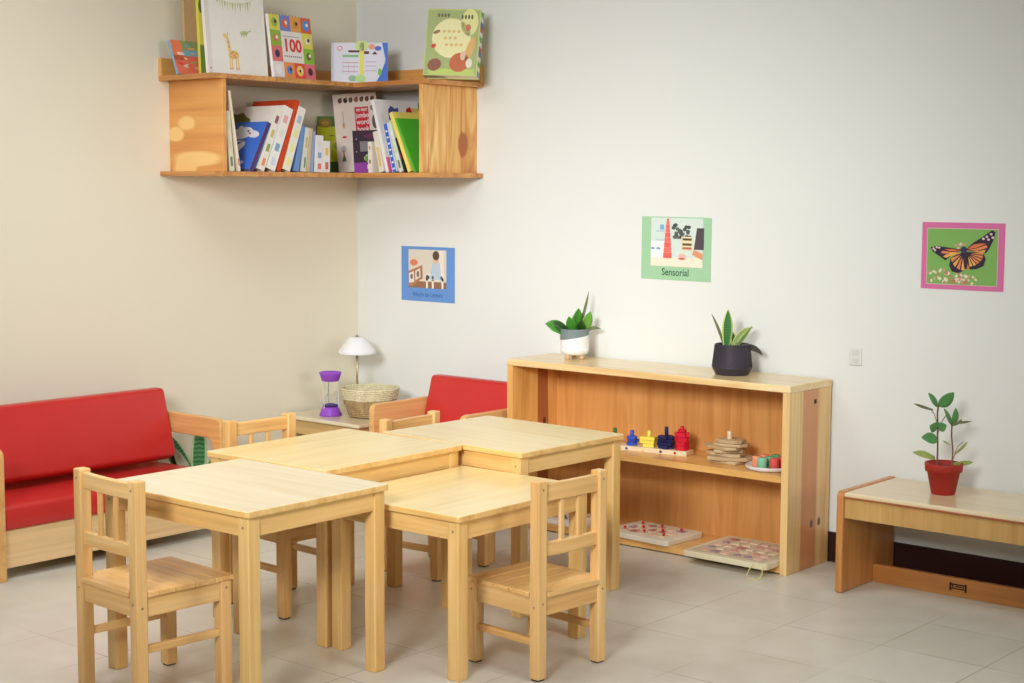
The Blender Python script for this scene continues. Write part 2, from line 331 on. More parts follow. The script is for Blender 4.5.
# ------------------------------------------------------------------ chairs
def make_chair(label, cx, cy, r, W, D, H, hs, zs, rail, low):
    t = thing('child_chair', label, 'chair', (cx, cy, 0), rad(r), "children's slatted pine chairs")
    k = 0.034; hw, hd = W / 2, D / 2
    for sx in (-1, 1):
        x0, x1 = sorted((sx * hw, sx * (hw - k)))
        mb = MB(); mb.box(x0, x1, -hd, -hd + k, 0.004, H, chairw('Z'), 0.004)
        p = mb.build('back_post', t)
        mb = MB(); mb.box(x0 + .004, x1 - .004, -hd + .004, -hd + k - .004, 0, 0.0045, flat((70, 52, 40)), 0.001); mb.build('foot_pad', p)
        screw(p, ((x0 + x1) / 2, -hd, H - 0.024), '-y'); screw(p, (x1 if sx > 0 else x0, -hd + k / 2, hs - 0.04), '+x' if sx > 0 else '-x'); screw(p, ((x0 + x1) / 2, -hd, hs - 0.03), '-y')
        mb = MB(); mb.box(x0, x1, hd - k, hd, 0.004, hs - 0.014, chairw('Z'), 0.003)
        p = mb.build('leg', t)
        mb = MB(); mb.box(x0 + .004, x1 - .004, hd - k + .004, hd - .004, 0, 0.0045, flat((70, 52, 40)), 0.001); mb.build('foot_pad', p)
        screw(p, (x1 if sx > 0 else x0, hd - k / 2, hs - 0.032), '+x' if sx > 0 else '-x')
        xm = sx * (hw - k / 2)
        mb = MB(); mb.box(xm - 0.009, xm + 0.009, -hd + k - .002, hd - k + .002, zs - 0.011, zs + 0.011, chairw('Y'), 0.005); mb.build('stretcher', t)
        mb = MB(); x0, x1 = sorted((sx * (hw - 0.005), sx * (hw - 0.021))); mb.box(x0, x1, -hd + k, hd - k, hs - 0.066, hs - 0.014, chairw('Y'), 0.0015); mb.build('seat_rail', t)
    for y0, y1 in ((-hd + 0.006, -hd + 0.022), (hd - 0.022, hd - 0.006)):
        mb = MB(); mb.box(-hw + k, hw - k, y0, y1, hs - 0.066, hs - 0.014, chairw('X'), 0.0015); mb.build('seat_rail', t)
    # planked seat, notched round the back posts, with grooves between the planks
    mb = MB(); n = 5; ya, yb = -hd - 0.004, hd + 0.008; step = (yb - ya) / n
    for i in range(n):
        y0, y1 = ya + i * step, ya + (i + 1) * step
        if i == 0:
            yn = -hd + k + .001; xi = hw - k - .0005; xo = hw + .003
            mb.prism([(-xi, y0), (xi, y0), (xi, yn), (xo, yn), (xo, y1 - .0006), (-xo, y1 - .0006), (-xo, yn), (-xi, yn)], 'Z', hs - .014, hs, chairw('X'), .002)
        else:
            mb.box(-hw - 0.003, hw + 0.003, max(y0, -hd + k + .001), y1 - 0.0006, hs - 0.014, hs, chairw('X'), 0.003)
    mb.build('seat', t)
    # back rails gently curved to the rear
    for nm, z0, z1 in (('top_rail', rail[0], rail[1]), ('lower_rail', low[0], low[1])):
        mb = MB(); pts = []
        m = 8; cur = 0.010
        for i in range(m + 1):
            x = -hw + k - .001 + (W - 2 * k + .002) * i / m; pts.append((x, -hd + 0.008 - cur * math.sin(PI * i / m) * 0.5))
        for i in range(m + 1):
            x = hw - k + .001 - (W - 2 * k + .002) * i / m; pts.append((x, -hd + 0.026 - cur * math.sin(PI * i / m) * 0.5))
        mb.prism(pts, 'Z', z0, z1, chairw('X'), 0.003); mb.build(nm, t)
    for i in (1, 2):
        x = -hw + k + (W - 2 * k) * i / 3
        mb = MB(); mb.box(x - 0.0085, x + 0.0085, -hd + 0.009, -hd + 0.019, low[1] - 0.004, rail[0] + 0.004, chairw('Z'), 0.003); mb.build('spindle', t)
    return t
make_chair('slatted pine chair nearest the red couch, seen from behind', 1.7525, -2.4439, -3.2, .2896, .2929, .5868, .300, .147, (.536, .578), (.386, .421))
make_chair('small slatted pine chair in front of the bookcase, its back towards the room', 2.384, -1.6124, 90 - 4.5, .275, .2777, .5472, .243, .103, (.489, .537), (.338, .376))
make_chair('slatted pine chair pushed under the table beside the hourglass', 1.3916, -1.659, -90 - 2.5, .273, .298, .5877, .300, .147, (.536, .578), (.386, .421))
make_chair('slatted pine chair whose top rail shows in front of the red armchair', 1.4300, -1.0120, -90 + 3.6, .292, .2617, .530, .243, .103, (.480, .520), (.330, .366))

# ------------------------------------------------------------------ red couches
RV = vinyl()
def arch_panel(x0, x1, dep, h):
    """side panel: an inverted U with rounded corners, in y/z, thick from x0 to x1"""
    out = [(0, 0)]
    for a in range(0, 91, 18): out.append((0 + 0.02 - 0.02 * math.cos(rad(a)), h - 0.02 + 0.02 * math.sin(rad(a))))
    for a in range(0, 91, 18): out.append((dep - 0.03 + 0.03 * math.sin(rad(a)), h - 0.03 + 0.03 * math.cos(rad(a))))
    out.append((dep, 0)); i1, i0, zi, ri = dep - 0.05, 0.06, h - 0.078, 0.03
    out.append((i1, 0))
    for a in range(0, 91, 18): out.append((i1 - ri + ri * math.cos(rad(a)), zi - ri + ri * math.sin(rad(a))))
    for a in range(0, 91, 18): out.append((i0 + ri - ri * math.sin(rad(a)), zi - ri + ri * math.cos(rad(a))))
    out.append((i0, 0))
    mb = MB(); mb.prism([(-y, z) for y, z in out], 'X', x0, x1, wood('couch_arm', (238, 190, 124), (232, 180, 112), (218, 162, 94), 'Y'), 0.004); return mb
def cushion(prof, x0, x1, puff=0.006):
    """a padded block: profile in (y,z), rounded, run along x, edges rounded"""
    mb = MB(); mb.prism(prof, 'X', x0, x1, RV, 0.014, seg=4, smooth=True); return mb
def make_couch(name, label, loc, rz, L, dep, cat):
    t = thing(name, label, cat, loc, rz)
    th = 0.026
    arch_panel(0, th, dep, .45).build('arm_panel', t); arch_panel(L - th, L, dep, .45).build('arm_panel', t)
    box_part('front_board', t, (th, L - th, -dep + 0.024, -dep + 0.042, 0.039, 0.168), couch_wood('X'), 0.002)
    box_part('seat_board', t, (th, L - th, -dep + 0.042, -0.06, 0.152, 0.166), couch_wood('X'), 0.002)
    box_part('back_board', t, (th, L - th, -0.045, -0.027, 0.17, 0.44), couch_wood('X'), 0.002)
    y = -dep + 0.016
    c = cushion([(y, 0.168), (y - 0.003, 0.20), (y, 0.25), (-0.30, 0.252), (-0.05, 0.246), (-0.05, 0.168)], th + 0.003, L - th - 0.003); c.build('seat_cushion', t, 'red vinyl seat cushion')
    c = cushion([(-.222, .288), (-.166, .262), (-.088, .530), (-.110, .542), (-.152, .542)], th + 0.003, L - th - 0.006); c.build('back_cushion', t, 'red vinyl back cushion')
    return t
make_couch('red_couch', 'long low red vinyl couch with pale wooden arms against the left wall', (.010, -2.127, 0), PI / 2, .962, .478, 'couch')
make_couch('red_armchair', 'red vinyl armchair partly hidden between the low bookcase and the corner table', (.598, -.035, 0), 0, .517, .485, 'armchair')

# ------------------------------------------------------------------ corner side table
t = thing('side_table', 'small square wooden table in the corner under the wall shelf', 'table', (0.262, -0.245, 0))
mb = MB(); mb.box(-.242, .242, -.242, .232, .334, .35, top_ply('X'), 0.004); mb.build('tabletop', t)
for sx in (-1, 1):
    for sy in (-1, 1):
        a, b = sorted((sx * .225, sx * .188)); c, d = sorted((sy * .22, sy * .183))
        box_part('leg', t, (a, b, c, d, 0, .334), maple('Z'), 0.003)
for sy in (-1, 1):
    c, d = sorted((sy * .216, sy * .198)); box_part('apron', t, (-.188, .188, c, d, .27, .334), maple('X'), 0.0015)
for sx in (-1, 1):
    c, d = sorted((sx * .221, sx * .203)); box_part('apron', t, (c, d, -.183, .183, .27, .334), maple('Y'), 0.0015)

# lamp
t = thing('table_lamp', 'small white table lamp with a flared shade behind the woven basket', 'lamp', (.2, -.2, .35))
W = flat((240, 240, 238), 0.5)
mb = MB(); mb.lathe([(0.045, 0), (0.045, 0.006), (0.02, 0.012), (0.008, 0.016)], metal((196, 182, 140)), 28); mb.build('base', t)
mb = MB(); mb.lathe([(0.0052, 0.014), (0.0052, 0.315)], metal((196, 182, 140)), 12); mb.build('pole', t, 'pale brass pole')
mb = MB(); mb.lathe([(0.080, 0.250), (0.0815, 0.256), (0.078, 0.268), (0.066, 0.284), (0.046, 0.308), (0.033, 0.322), (0.030, 0.324), (0.006, 0.325), (0.006, 0.323), (0.029, 0.322), (0.044, 0.306), (0.064, 0.282), (0.076, 0.266), (0.079, 0.256), (0.080, 0.250)], W, 40); mb.build('lamp_shade', t)
mb = MB(); mb.lathe([(0.007, 0.325), (0.007, 0.330), (0.004, 0.333), (0, 0.333)], metal((170, 165, 150)), 12); mb.build('finial', t)
# hourglass
t = thing('hourglass', 'clear sand timer with purple end caps beside the woven basket', 'sand timer', (.2145, -.372, .35))
PU = flat((150, 78, 196), 0.35)
mb = MB(); mb.lathe([(0.047, 0), (0.048, 0.006), (0.044, 0.014), (0.036, 0.036), (0.033, 0.038), (0, 0.038)], PU, 32); mb.build('base_cap', t, 'purple base cap')
mb = MB(); mb.lathe([(0.0, 0.148), (0.034, 0.148), (0.037, 0.150), (0.046, 0.178), (0.048, 0.183), (0.046, 0.187), (0.040, 0.187), (0.037, 0.181), (0, 0.181)], PU, 32); mb.build('top_cap', t, 'purple top cap')
mb = MB(); pr = [(0.0335, 0.038), (0.0335, 0.055), (0.028, 0.075), (0.014, 0.089), (0.005, 0.094), (0.014, 0.099), (0.028, 0.112), (0.0335, 0.131), (0.0335, 0.148)]
mb.lathe(pr, glass(), 32, cap=False); mb.build('glass_bulb', t)
mb = MB(); mb.lathe([(0.031, 0.0385), (0.031, 0.046), (0.018, 0.050), (0, 0.053)], flat((96, 70, 140), 0.7), 28); mb.build('sand', t, 'dark purple sand')
for k in range(3):
    a = 2 * PI * k / 3 + 0.5; mb = MB(); mb.tube([(0.0365 * math.cos(a), 0.0365 * math.sin(a), 0.030), (0.0365 * math.cos(a), 0.0365 * math.sin(a), 0.155)], 0.0015, flat((225, 225, 230), 0.2)); mb.build('rod', t)
# woven basket
t = thing('basket', 'round woven straw basket with a pale rim on the corner table', 'basket', (.354, -.273, .35))
def coil(r0, r1, z0, z1, n, mat, ph=0.0, inner=False):
    mb = MB()
    for i in range(n):
        f = (i + .5) / n; r = r0 + (r1 - r0) * f; z = z0 + (z1 - z0) * f; hgt = (z1 - z0) / n
        pts = []; rr = []
        m = 64
        for k in range(m):
            a = 2 * PI * k / m; w = math.sin(a * 24 + (PI if i % 2 else 0) + ph)
            pts.append(((r + 0.0022 * w) * math.cos(a), (r + 0.0022 * w) * math.sin(a), z + 0.0008 * math.sin(a * 7 + i))); rr.append(hgt * 0.56)
        mb.tube(pts, rr, mat, 6, closed=True)
    return mb
def straw(k, c1, c2):
    m = wood('straw_' + k, c1, tuple((a + b) // 2 for a, b in zip(c1, c2)), c2, 'Z', rough=0.8, coat=0, scale=4, fine=1.2); return m
coil(.086, .112, .004, .076, 9, straw('brown', (214, 186, 138), (166, 134, 90))).build('body', t, 'brown woven lower body')
coil(.112, .124, .076, .124, 6, straw('pale', (248, 240, 206), (232, 218, 172))).build('rim', t, 'pale woven rim band')
mb = MB(); mb.lathe([(0, .004), (.085, .004), (.088, .009), (0, .009)], straw('brown', (214, 186, 138), (166, 134, 90)), 32); mb.build('bottom', t)

# ------------------------------------------------------------------ low bookcase
X0, X1, YF, YB, HS = 1.1440, 2.409, -.298, -.012, .657
t = thing('bookcase', 'long low pine bookcase with two open shelves against the back wall', 'bookcase', (X0, 0, 0))
Ls = X1 - X0; tk = .028
dk = (168, 92, 46); kn = (96, 44, 24)
sideR = wood('shelf_side_right', (246, 214, 150), (240, 202, 136), (228, 180, 110), 'Z', bands=[('Y', -.200, -.090, (208, 138, 88))],
             knots=[((Ls, -.135, .157), (.03, .011, .017), (104, 60, 44)), ((Ls, -.082, .157), (.03, .011, .017), (104, 60, 44)), ((Ls, -.126, .592), (.03, .0001, .0001), (60, 40, 30))])
sideL = wood('shelf_side_left', (240, 190, 112), (230, 174, 96), (212, 152, 78), 'Z', bands=[('Y', -.135, -.062, (150, 66, 34))],
             knots=[((0.02, -.19, .39), (.05, .016, .015), (92, 36, 16)), ((0.02, -.10, .39), (.05, .010, .022), (70, 28, 14))])
box_part('side_panel', t, (0, tk, YF, YB, 0, HS - .025), sideL, 0.002)
o = box_part('side_panel', t, (Ls - tk, Ls, YF, YB, 0, HS - .025), sideR, 0.002)
mb = MB(); mb.box(Ls, Ls + .0012, -.133, -.117, .580, .595, flat((50, 38, 32)), 0.0004); mb.build('peg_hole_plug', o)
topm = wood('shelf_top', (250, 226, 174), (246, 216, 158), (232, 190, 126), 'X', rough=0.3, coat=0.5)  # board colour lightened to carry the white glossy reflection on top
box_part('top_board', t, (-.002, Ls + .003, YF - .003, YB, HS - .025, HS), topm, 0.003)
box_part('shelf_board', t, (tk, Ls - tk, YF + .004, YB - .006, .318, .342), orange_pine('X'), 0.002)
box_part('bottom_board', t, (tk, Ls - tk, YF + .004, YB - .006, 0.004, .028), orange_pine('X'), 0.002)
box_part('back_panel', t, (tk, Ls - tk, YB - .006, YB, 0.01, HS - .025), ply_back('Z'), 0)
SZ, BZ = .342, .028

# pegged colour stacker
ang = rad(9); bc = Vector((1.742, -.172, SZ))
t = thing('peg_board', 'long pale wooden peg board holding the coloured stacking blocks', 'toy', bc, ang)
box_part('base', t, (-.185, .165, -.032, .032, 0, .018), wood('pale_beech', (240, 222, 186), (234, 214, 174), (224, 202, 160), 'X'), 0.002)
cols = [((46, 110, 52), 'green', -.148, .046), ((58, 84, 186), 'blue', -.075, .044), ((238, 214, 84), 'yellow', -.004, .048), ((30, 32, 78), 'navy', .068, .068), ((206, 22, 48), 'red', .132, .076)]
bt = t
for c, nm, x, ph in cols:
    mb = MB(); mb.lathe([(.0075, .016), (.0075, .018 + ph + .008), (.006, .018 + ph + .013), (0, .018 + ph + .014)], flat(c, 0.4), 16, M=Matrix.Translation((x, 0, 0))); mb.build('peg', bt, nm + ' peg')
for c, x in (((58, 84, 186), -.082), ((238, 214, 84), -.012), ((30, 32, 78), .06), ((206, 22, 48), .118)):
    mb = MB(); mb.lathe([(.005, 0), (.005, .0008), (0, .0008)], flat(c), 14, M=Matrix.Translation((x, -.032, .009)) @ Matrix.Rotation(PI / 2, 4, 'X')); mb.build('dot', bt)
def ngon(n, r, rot=0): return [(r * math.cos(rot + 2 * PI * k / n), r * math.sin(rot + 2 * PI * k / n)) for k in range(n)]
def rectp(a, b): return [(-a, -b), (a, -b), (a, b), (-a, b)]
def cross(a, b): return [(-b, -a), (b, -a), (b, -b), (a, -b), (a, b), (b, b), (b, a), (-b, a), (-b, b), (-a, b), (-a, -b), (-b, -b)]
stacks = {'green': [(ngon(3, .024, PI / 2), .016, 'triangular', 10), (ngon(3, .024, PI / 2), .016, 'triangular', 40)],
          'blue': [(ngon(20, .021), .0115, 'round', 0), (ngon(3, .028, .3), .0115, 'triangular', 20), (ngon(20, .020), .0115, 'round', 0)],
          'yellow': [(ngon(4, .029, PI / 4), .013, 'square', 18), (rectp(.029, .020), .013, 'oblong', 0), (rectp(.029, .020), .013, 'oblong', 5)],
          'navy': [(cross(.029, .012), .012, 'cross-shaped', 10), (rectp(.028, .024), .012, 'square', 0), (rectp(.030, .018), .012, 'oblong', 0), (cross(.030, .012), .012, 'cross-shaped', 0)],
          'red': [(ngon(6, .028), .0165, 'six-sided', 10), (ngon(5, .027), .0165, 'five-sided', 25), (ngon(6, .028), .0165, 'six-sided', 30), (cross(.027, .013), .0165, 'cross-shaped', 20), (ngon(20, .016), .012, 'round', 0)]}
pos_word = {1: ['only'], 2: ['lowest', 'topmost'], 3: ['lowest', 'middle', 'topmost'], 4: ['lowest', 'second lowest', 'second highest', 'topmost'], 5: ['lowest', 'second lowest', 'middle', 'second highest', 'topmost']}
Mb = Matrix.Translation(bc) @ Matrix.Rotation(ang, 4, 'Z')
for c, nm, x, ph in cols:
    z = .0182; S = stacks[nm]
    for i, (pg, th, sh, ro) in enumerate(S):
        mb = MB(); mb.prism(pg, 'Z', 0, th - .0006, flat(c, 0.4), 0.0012)
        o = mb.build('stacking_block', M=Mb @ Matrix.Translation((x, 0, z)) @ Matrix.Rotation(rad(ro), 4, 'Z'))
        tag(o, '%s %s stacking block, %s on its peg' % (nm, sh, pos_word[len(S)][i]), 'toy block', 'coloured blocks on the peg board'); z += th

# loose pile of wooden slabs on a peg
pc = Vector((2.092, -.172, SZ))
t = thing('slab_stacker', 'plain wooden base board with an upright peg under the pile of slabs', 'toy', pc, rad(-4))
slab = lambda: wood('slab', (214, 188, 146), (200, 172, 130), (182, 152, 112), 'X', rough=0.6, coat=0)
mb = MB(); mb.box(-.06, .06, -.045, .045, 0, .012, slab(), 0.003); mb.build('base', t)
mb = MB(); mb.lathe([(.0095, .010), (.0095, .110), (.008, .114), (0, .115)], wood('pale_beech', (240, 222, 186), (234, 214, 174), (224, 202, 160), 'X'), 18); mb.build('peg', t, 'pale round peg')
z = .0125
for (w, d, th, ro, dx, lab) in ((.085, .05, .013, 24, .01, 'wooden slab lowest in the pile on the peg'), (.078, .04, .013, -14, -.012, 'wooden slab second lowest in the pile on the peg'),
                             (.060, .036, .012, 40, .0, 'short wooden slab in the middle of the peg pile'), (.078, .05, .012, -20, -.018, 'wooden slab jutting out left from the peg pile'),
                             (.062, .044, .011, 8, .012, 'wooden slab second highest in the pile on the peg'), (.052, .040, .013, -6, .008, 'wooden slab topmost in the pile on the peg')):
    mb = MB(); mb.prism([(-w, -d * .7), (-w * .5, -d), (w * .7, -d * .85), (w, -d * .2), (w * .8, d * .8), (-w * .2, d), (-w * .9, d * .6)], 'Z', 0, th - .0006, slab(), 0.002)
    o = mb.build('wooden_slab', M=Matrix.Translation(pc + Vector((dx * 1.1, 0, z))) @ Matrix.Rotation(rad(ro), 4, 'Z'))
    tag(o, lab, 'toy block', 'wooden slabs stacked on the peg'); z += th

# plate of coloured cylinders
pc = Vector((2.270, -.190, SZ))
mb = MB(); mb.lathe([(0, 0), (.072, 0), (.083, .004), (.085, .014), (.083, .016), (.080, .013), (.075, .0075), (0, .007)], flat((226, 220, 212), 0.4), 40)
tag(mb.build('plate', M=Matrix.Translation(pc)), 'round white plate holding the coloured cylinders', 'plate')
cy = [(-.038, -.022, (244, 158, 116), 'peach cylinder at the front of the white plate'), (-.034, .022, (240, 140, 110), 'peach cylinder at the back of the white plate'),
      (-.004, -.040, (136, 204, 168), 'mint green cylinder at the front of the white plate'), (.002, .002, (110, 188, 128), 'green cylinder in the middle of the white plate'), (-.002, .044, (104, 178, 112), 'green cylinder at the back of the white plate'),
      (.034, -.024, (228, 92, 84), 'coral red cylinder beside the mint one on the plate'), (.044, .014, (222, 84, 78), 'coral red cylinder at the right rim of the plate'), (.036, .046, (232, 120, 110), 'pinkish red cylinder at the back right of the plate')]
for x, y, c, lab in cy:
    mb = MB(); mb.lathe([(.0155, 0), (.0165, .001), (.0165, .034), (.0155, .036), (0, .036)], flat(c, 0.45), 22)
    tag(mb.build('toy_cylinder', M=Matrix.Translation(pc + Vector((x, y, .0078)))), lab, 'toy block', 'coloured cylinders on the plate')

# inset puzzles
def inset_puzzle(label, ctr, rz, w, d, th, base, frame, pieces, knobc, seed, cord=False):
    rnd = random.Random(seed)
    t = thing('inset_puzzle', label, 'puzzle', ctr, rz, 'puzzle boards on the bottom shelf')
    mb = MB(); rc = .014; pts = []
    for qx, qy, a0 in ((1, 1, 0), (-1, 1, 90), (-1, -1, 180), (1, -1, 270)):
        for k in range(5):
            a = rad(a0 + 22.5 * k); pts.append((qx * (w / 2 - rc) + rc * math.cos(a), qy * (d / 2 - rc) + rc * math.sin(a)))
    mb.prism(pts, 'Z', 0, th, flat(base, 0.5), 0.003)
    mb.box(-w / 2 + .02, w / 2 - .02, -d / 2 + .02, d / 2 - .02, th - .0005, th + .0004, flat(frame, 0.5), 0)
    mb.build('board', t)
    nx, ny = pieces; k = 0
    for i in range(nx):
        for j in range(ny):
            x = -w / 2 + .036 + (w - .072) * (i + .5) / nx; y = -d / 2 + .030 + (d - .06) * (j + .5) / ny
            c = rnd.choice([(214, 150, 134), (226, 190, 166), (170, 140, 150), (218, 176, 150), (186, 120, 108), (226, 206, 172)])
            a, b = (w - .09) / nx * .36, (d - .07) / ny * .34
            shp = rnd.choice([rectp(a, b), cross(a, a * .45), ngon(12, min(a, b)), [(-a, -b), (a, -b), (a * .3, b), (-a * .6, b)]])
            mb = MB(); mb.prism([(x + u, y + v) for u, v in shp], 'Z', th + .0002, th + .003, flat(c, 0.5), 0.0005); p = mb.build('puzzle_piece', t)
            if knobc and (i + j) % 2 == 0:
                mb = MB(); mb.lathe([(.003, 0), (.003, .004), (.006, .006), (.006, .009), (.003, .011), (0, .0112)], flat(knobc, 0.35), 12, M=Matrix.Translation((x, y, th + .0028))); mb.build('knob', p)
    if cord:
        x0 = w / 2 - .045; y0 = -d / 2
        mb = MB(); pts = [(x0, y0 + .012, th + .001), (x0 - .002, y0 - .002, th * .7), (x0 - .010, y0 - .014, .0), (x0 - .016, y0 - .022, -BZ + .003), (x0 + .008, y0 - .034, -BZ + .0026), (x0 + .034, y0 - .030, -BZ + .003), (x0 + .040, y0 - .016, -.008), (x0 + .036, y0 - .004, th * .6), (x0 + .032, y0 + .010, th + .001)]
        P = [Vector(p) for p in pts]; sm = []
        for i in range(len(P) - 1):
            p0, p1, p2, p3 = P[max(i - 1, 0)], P[i], P[i + 1], P[min(i + 2, len(P) - 1)]
            for q in range(5):
                u = q / 5; sm.append(0.5 * ((2 * p1) + (p2 - p0) * u + (2 * p0 - 5 * p1 + 4 * p2 - p3) * u * u + (3 * p1 - p0 - 3 * p2 + p3) * u ** 3))
        sm.append(P[-1]); mb.tube(sm, .0017, flat((226, 206, 130), 0.6), 6); mb.build('cord', t, 'yellow elastic cord loop')
    return t
inset_puzzle('white puzzle board with red knobs lying flat on the bottom shelf', (1.775, -.190, BZ), rad(-2.5), .300, .224, .02, (228, 218, 196), (232, 216, 190), (5, 3), (206, 30, 44), 3)
inset_puzzle('wide puzzle board with a yellow cord jutting out over the floor', (2.205, -.226, BZ), rad(0), .344, .308, .021, (222, 212, 178), (206, 190, 160), (6, 5), None, 9, cord=True)
t = inset_puzzle('white puzzle board with a green picture at the left of the bottom shelf', (1.365, -.195, BZ), rad(0), .27, .18, .018, (236, 232, 222), (240, 238, 230), (4, 3), (60, 120, 70), 5)

# ------------------------------------------------------------------ plants
def leaf(mb, base, dirv, L, w, droop, mat, roll=0.0, twist=0.0, fold=0.25, shape='lance', n=10, th=0.0012, curl=0.0):
    """a curved blade with thickness, starting at base, heading dirv and bending by droop"""
    d = Vector(dirv).normalized(); side = d.cross(Vector((.65, -.76, .15)))
    if side.length < .05: side = Vector((1, 0, 0))
    side.normalize(); side = Matrix.Rotation(roll, 3, d) @ side
    nrm = side.cross(d).normalized(); p = Vector(base); rows = []
    for i in range(n + 1):
        f = i / n
        if shape == 'lance': ww = w * (0.45 + 0.55 * math.sin(min(1, f / .55) * PI / 2)) * (1 - max(0, (f - .5) / .5) ** 2.2)
        elif shape == 'round': ww = w * max(0.05, math.sin(PI * f ** 0.85)) ** 0.7
        else: ww = w * (1 - f) ** .8
        ww = max(ww, .0006)
        rows.append((p.copy(), side.copy(), nrm.copy(), ww))
        rot = Matrix.Rotation(-droop / n, 3, side) @ Matrix.Rotation(twist / n, 3, d) @ Matrix.Rotation(curl / n, 3, nrm)
        d = (rot @ d).normalized(); nrm = (rot @ nrm).normalized(); side = (rot @ side).normalized(); p = p + d * (L / n)
    vs = []; fs = []; uv = []; cs = (-1, -.5, 0, .5, 1)
    for q, s_, n_, ww in rows:
        for c in cs: vs.append(q + s_ * ww * c * .5 + n_ * (abs(c) * ww * fold * .5))
    m = len(rows) * 5
    for q, s_, n_, ww in rows:
        for c in cs: vs.append(q + s_ * ww * c * .5 + n_ * (abs(c) * ww * fold * .5 - th))
    for i in range(n):
        for j in range(4):
            a = i * 5 + j; u = [(j / 4, i / n), ((j + 1) / 4, i / n), ((j + 1) / 4, (i + 1) / n), (j / 4, (i + 1) / n)]
            fs.append([a, a + 1, a + 6, a + 5]); uv.append(u)
            fs.append([m + a + 5, m + a + 6, m + a + 1, m + a]); uv.append(u[::-1])
        for j in (0, 4):
            a = i * 5 + j; u = [(j / 4, i / n)] * 4; fs.append([a, a + 5, m + a + 5, m + a] if j == 0 else [m + a, m + a + 5, a + 5, a]); uv.append(u)
    mb.add(vs, fs, mat, True, uv=uv); return mb
SOIL = flat((66, 46, 36), 0.9)
snake = leafmat('snake', (70, 138, 60), (206, 208, 110), (46, 104, 48))
gloss = leafmat('gloss', (74, 150, 44), None); gloss2 = leafmat('gloss_pale', (112, 176, 56), None); dull = leafmat('dull', (120, 128, 84), None)
# white pot
t = thing('potted_plant', 'leafy plant in a white and grey dipped pot on the bookcase', 'plant', (1.354, -.140, .657))
mb = MB(); gw = flat((238, 236, 230), 0.35); gg = flat((122, 134, 134), 0.6)
n = 40; vs = []; fw_ = []; fg = []
zl = [.020, .024, .036, .05, .065, .075, .08, .085, .09, .095, .10, .105, .11, .118]
def rr(z): return .040 + (.051 - .040) * (z - .02) / .004 if z <= .024 else (.051 + .005 * (z - .024) / .012 if z <= .036 else .056)
for z in zl:
    for k in range(n): a = 2 * PI * k / n; vs.append((rr(z) * math.cos(a), rr(z) * math.sin(a), z))
# the grey dip line slants, so shift the rings of the upper half along it
for i in range(4, len(zl) - 1):
    for k in range(n):
        a = 2 * PI * k / n; q = math.cos(a - rad(40)); zz = .062 + .056 * (i - 4) / 9; cut = .087 + .010 * q
        f = (i - 4) / 9; z = .05 + (cut - .05) * min(1, f / .55) if f <= .55 else cut + (.118 - cut) * (f - .55) / .45
        vs[i * n + k] = (rr(z) * math.cos(a), rr(z) * math.sin(a), z)
for i in range(len(zl) - 1):
    for k in range(n):
        (fg if i >= 9 else fw_).append([i * n + k, i * n + (k + 1) % n, (i + 1) * n + (k + 1) % n, (i + 1) * n + k])
mb.add(vs, fw_, gw, True); mb.add(vs, fg, gg, True)
mb.lathe([(.056, .118), (.0548, .121), (.051, .120), (.050, .095)], gg, n, cap=False); mb.lathe([(0, .020), (.040, .020)], gw, n, cap=False)
mb.build('pot', t, 'white pot with a slanting grey dipped rim')
for k in range(3):
    a = 2 * PI * k / 3 + rad(10); mb = MB(); mb.lathe([(.009, 0), (.011, .024), (0, .024)], flat((214, 176, 130), .5), 14, M=Matrix.Translation((.032 * math.cos(a), .032 * math.sin(a), 0))); mb.build('foot', t)
mb = MB(); mb.lathe([(.0505, .098), (.03, .104), (0, .106)], SOIL, 24, cap=False); mb.build('soil', t)
R_ = Vector((.76, .65, 0)); F_ = Vector((.65, -.76, 0))
for base, dv, L, w, dr, mt, roll, curl in ((-.025, (-.85, .75, .1), .100, .050, .2, gloss, .3, .5), (-.01, (.30, .9, .1), .105, .048, .1, gloss, .5, .1), (.030, (.25, .95, .2), .095, .044, .1, gloss2, .4, -.2),
                               (.010, (.34, .92, -.2), .175, .012, .1, dull, .3, .12), (.035, (.55, .85, 0), .080, .013, .3, dull, .2, -1.4), (-.045, (-.75, .2, .3), .045, .018, .2, dull, .2, -1.2), (0, (-.25, .9, .5), .080, .042, .2, gloss, -.4, .2), (.018, (.1, .8, .7), .070, .036, .3, leafmat('gloss_dark', (44, 84, 32), None), 0, 0), (-.03, (-.55, .85, .3), .075, .034, .2, leafmat('gloss_dark', (44, 84, 32), None), 0, .4)):
    mb = MB(); v = R_ * dv[0] + Vector((0, 0, dv[1])) + F_ * dv[2]
    leaf(mb, R_ * base + Vector((0, 0, .1)), v, L, w, dr, mt, roll, 0, .3, curl=curl); mb.build('leaf', t)
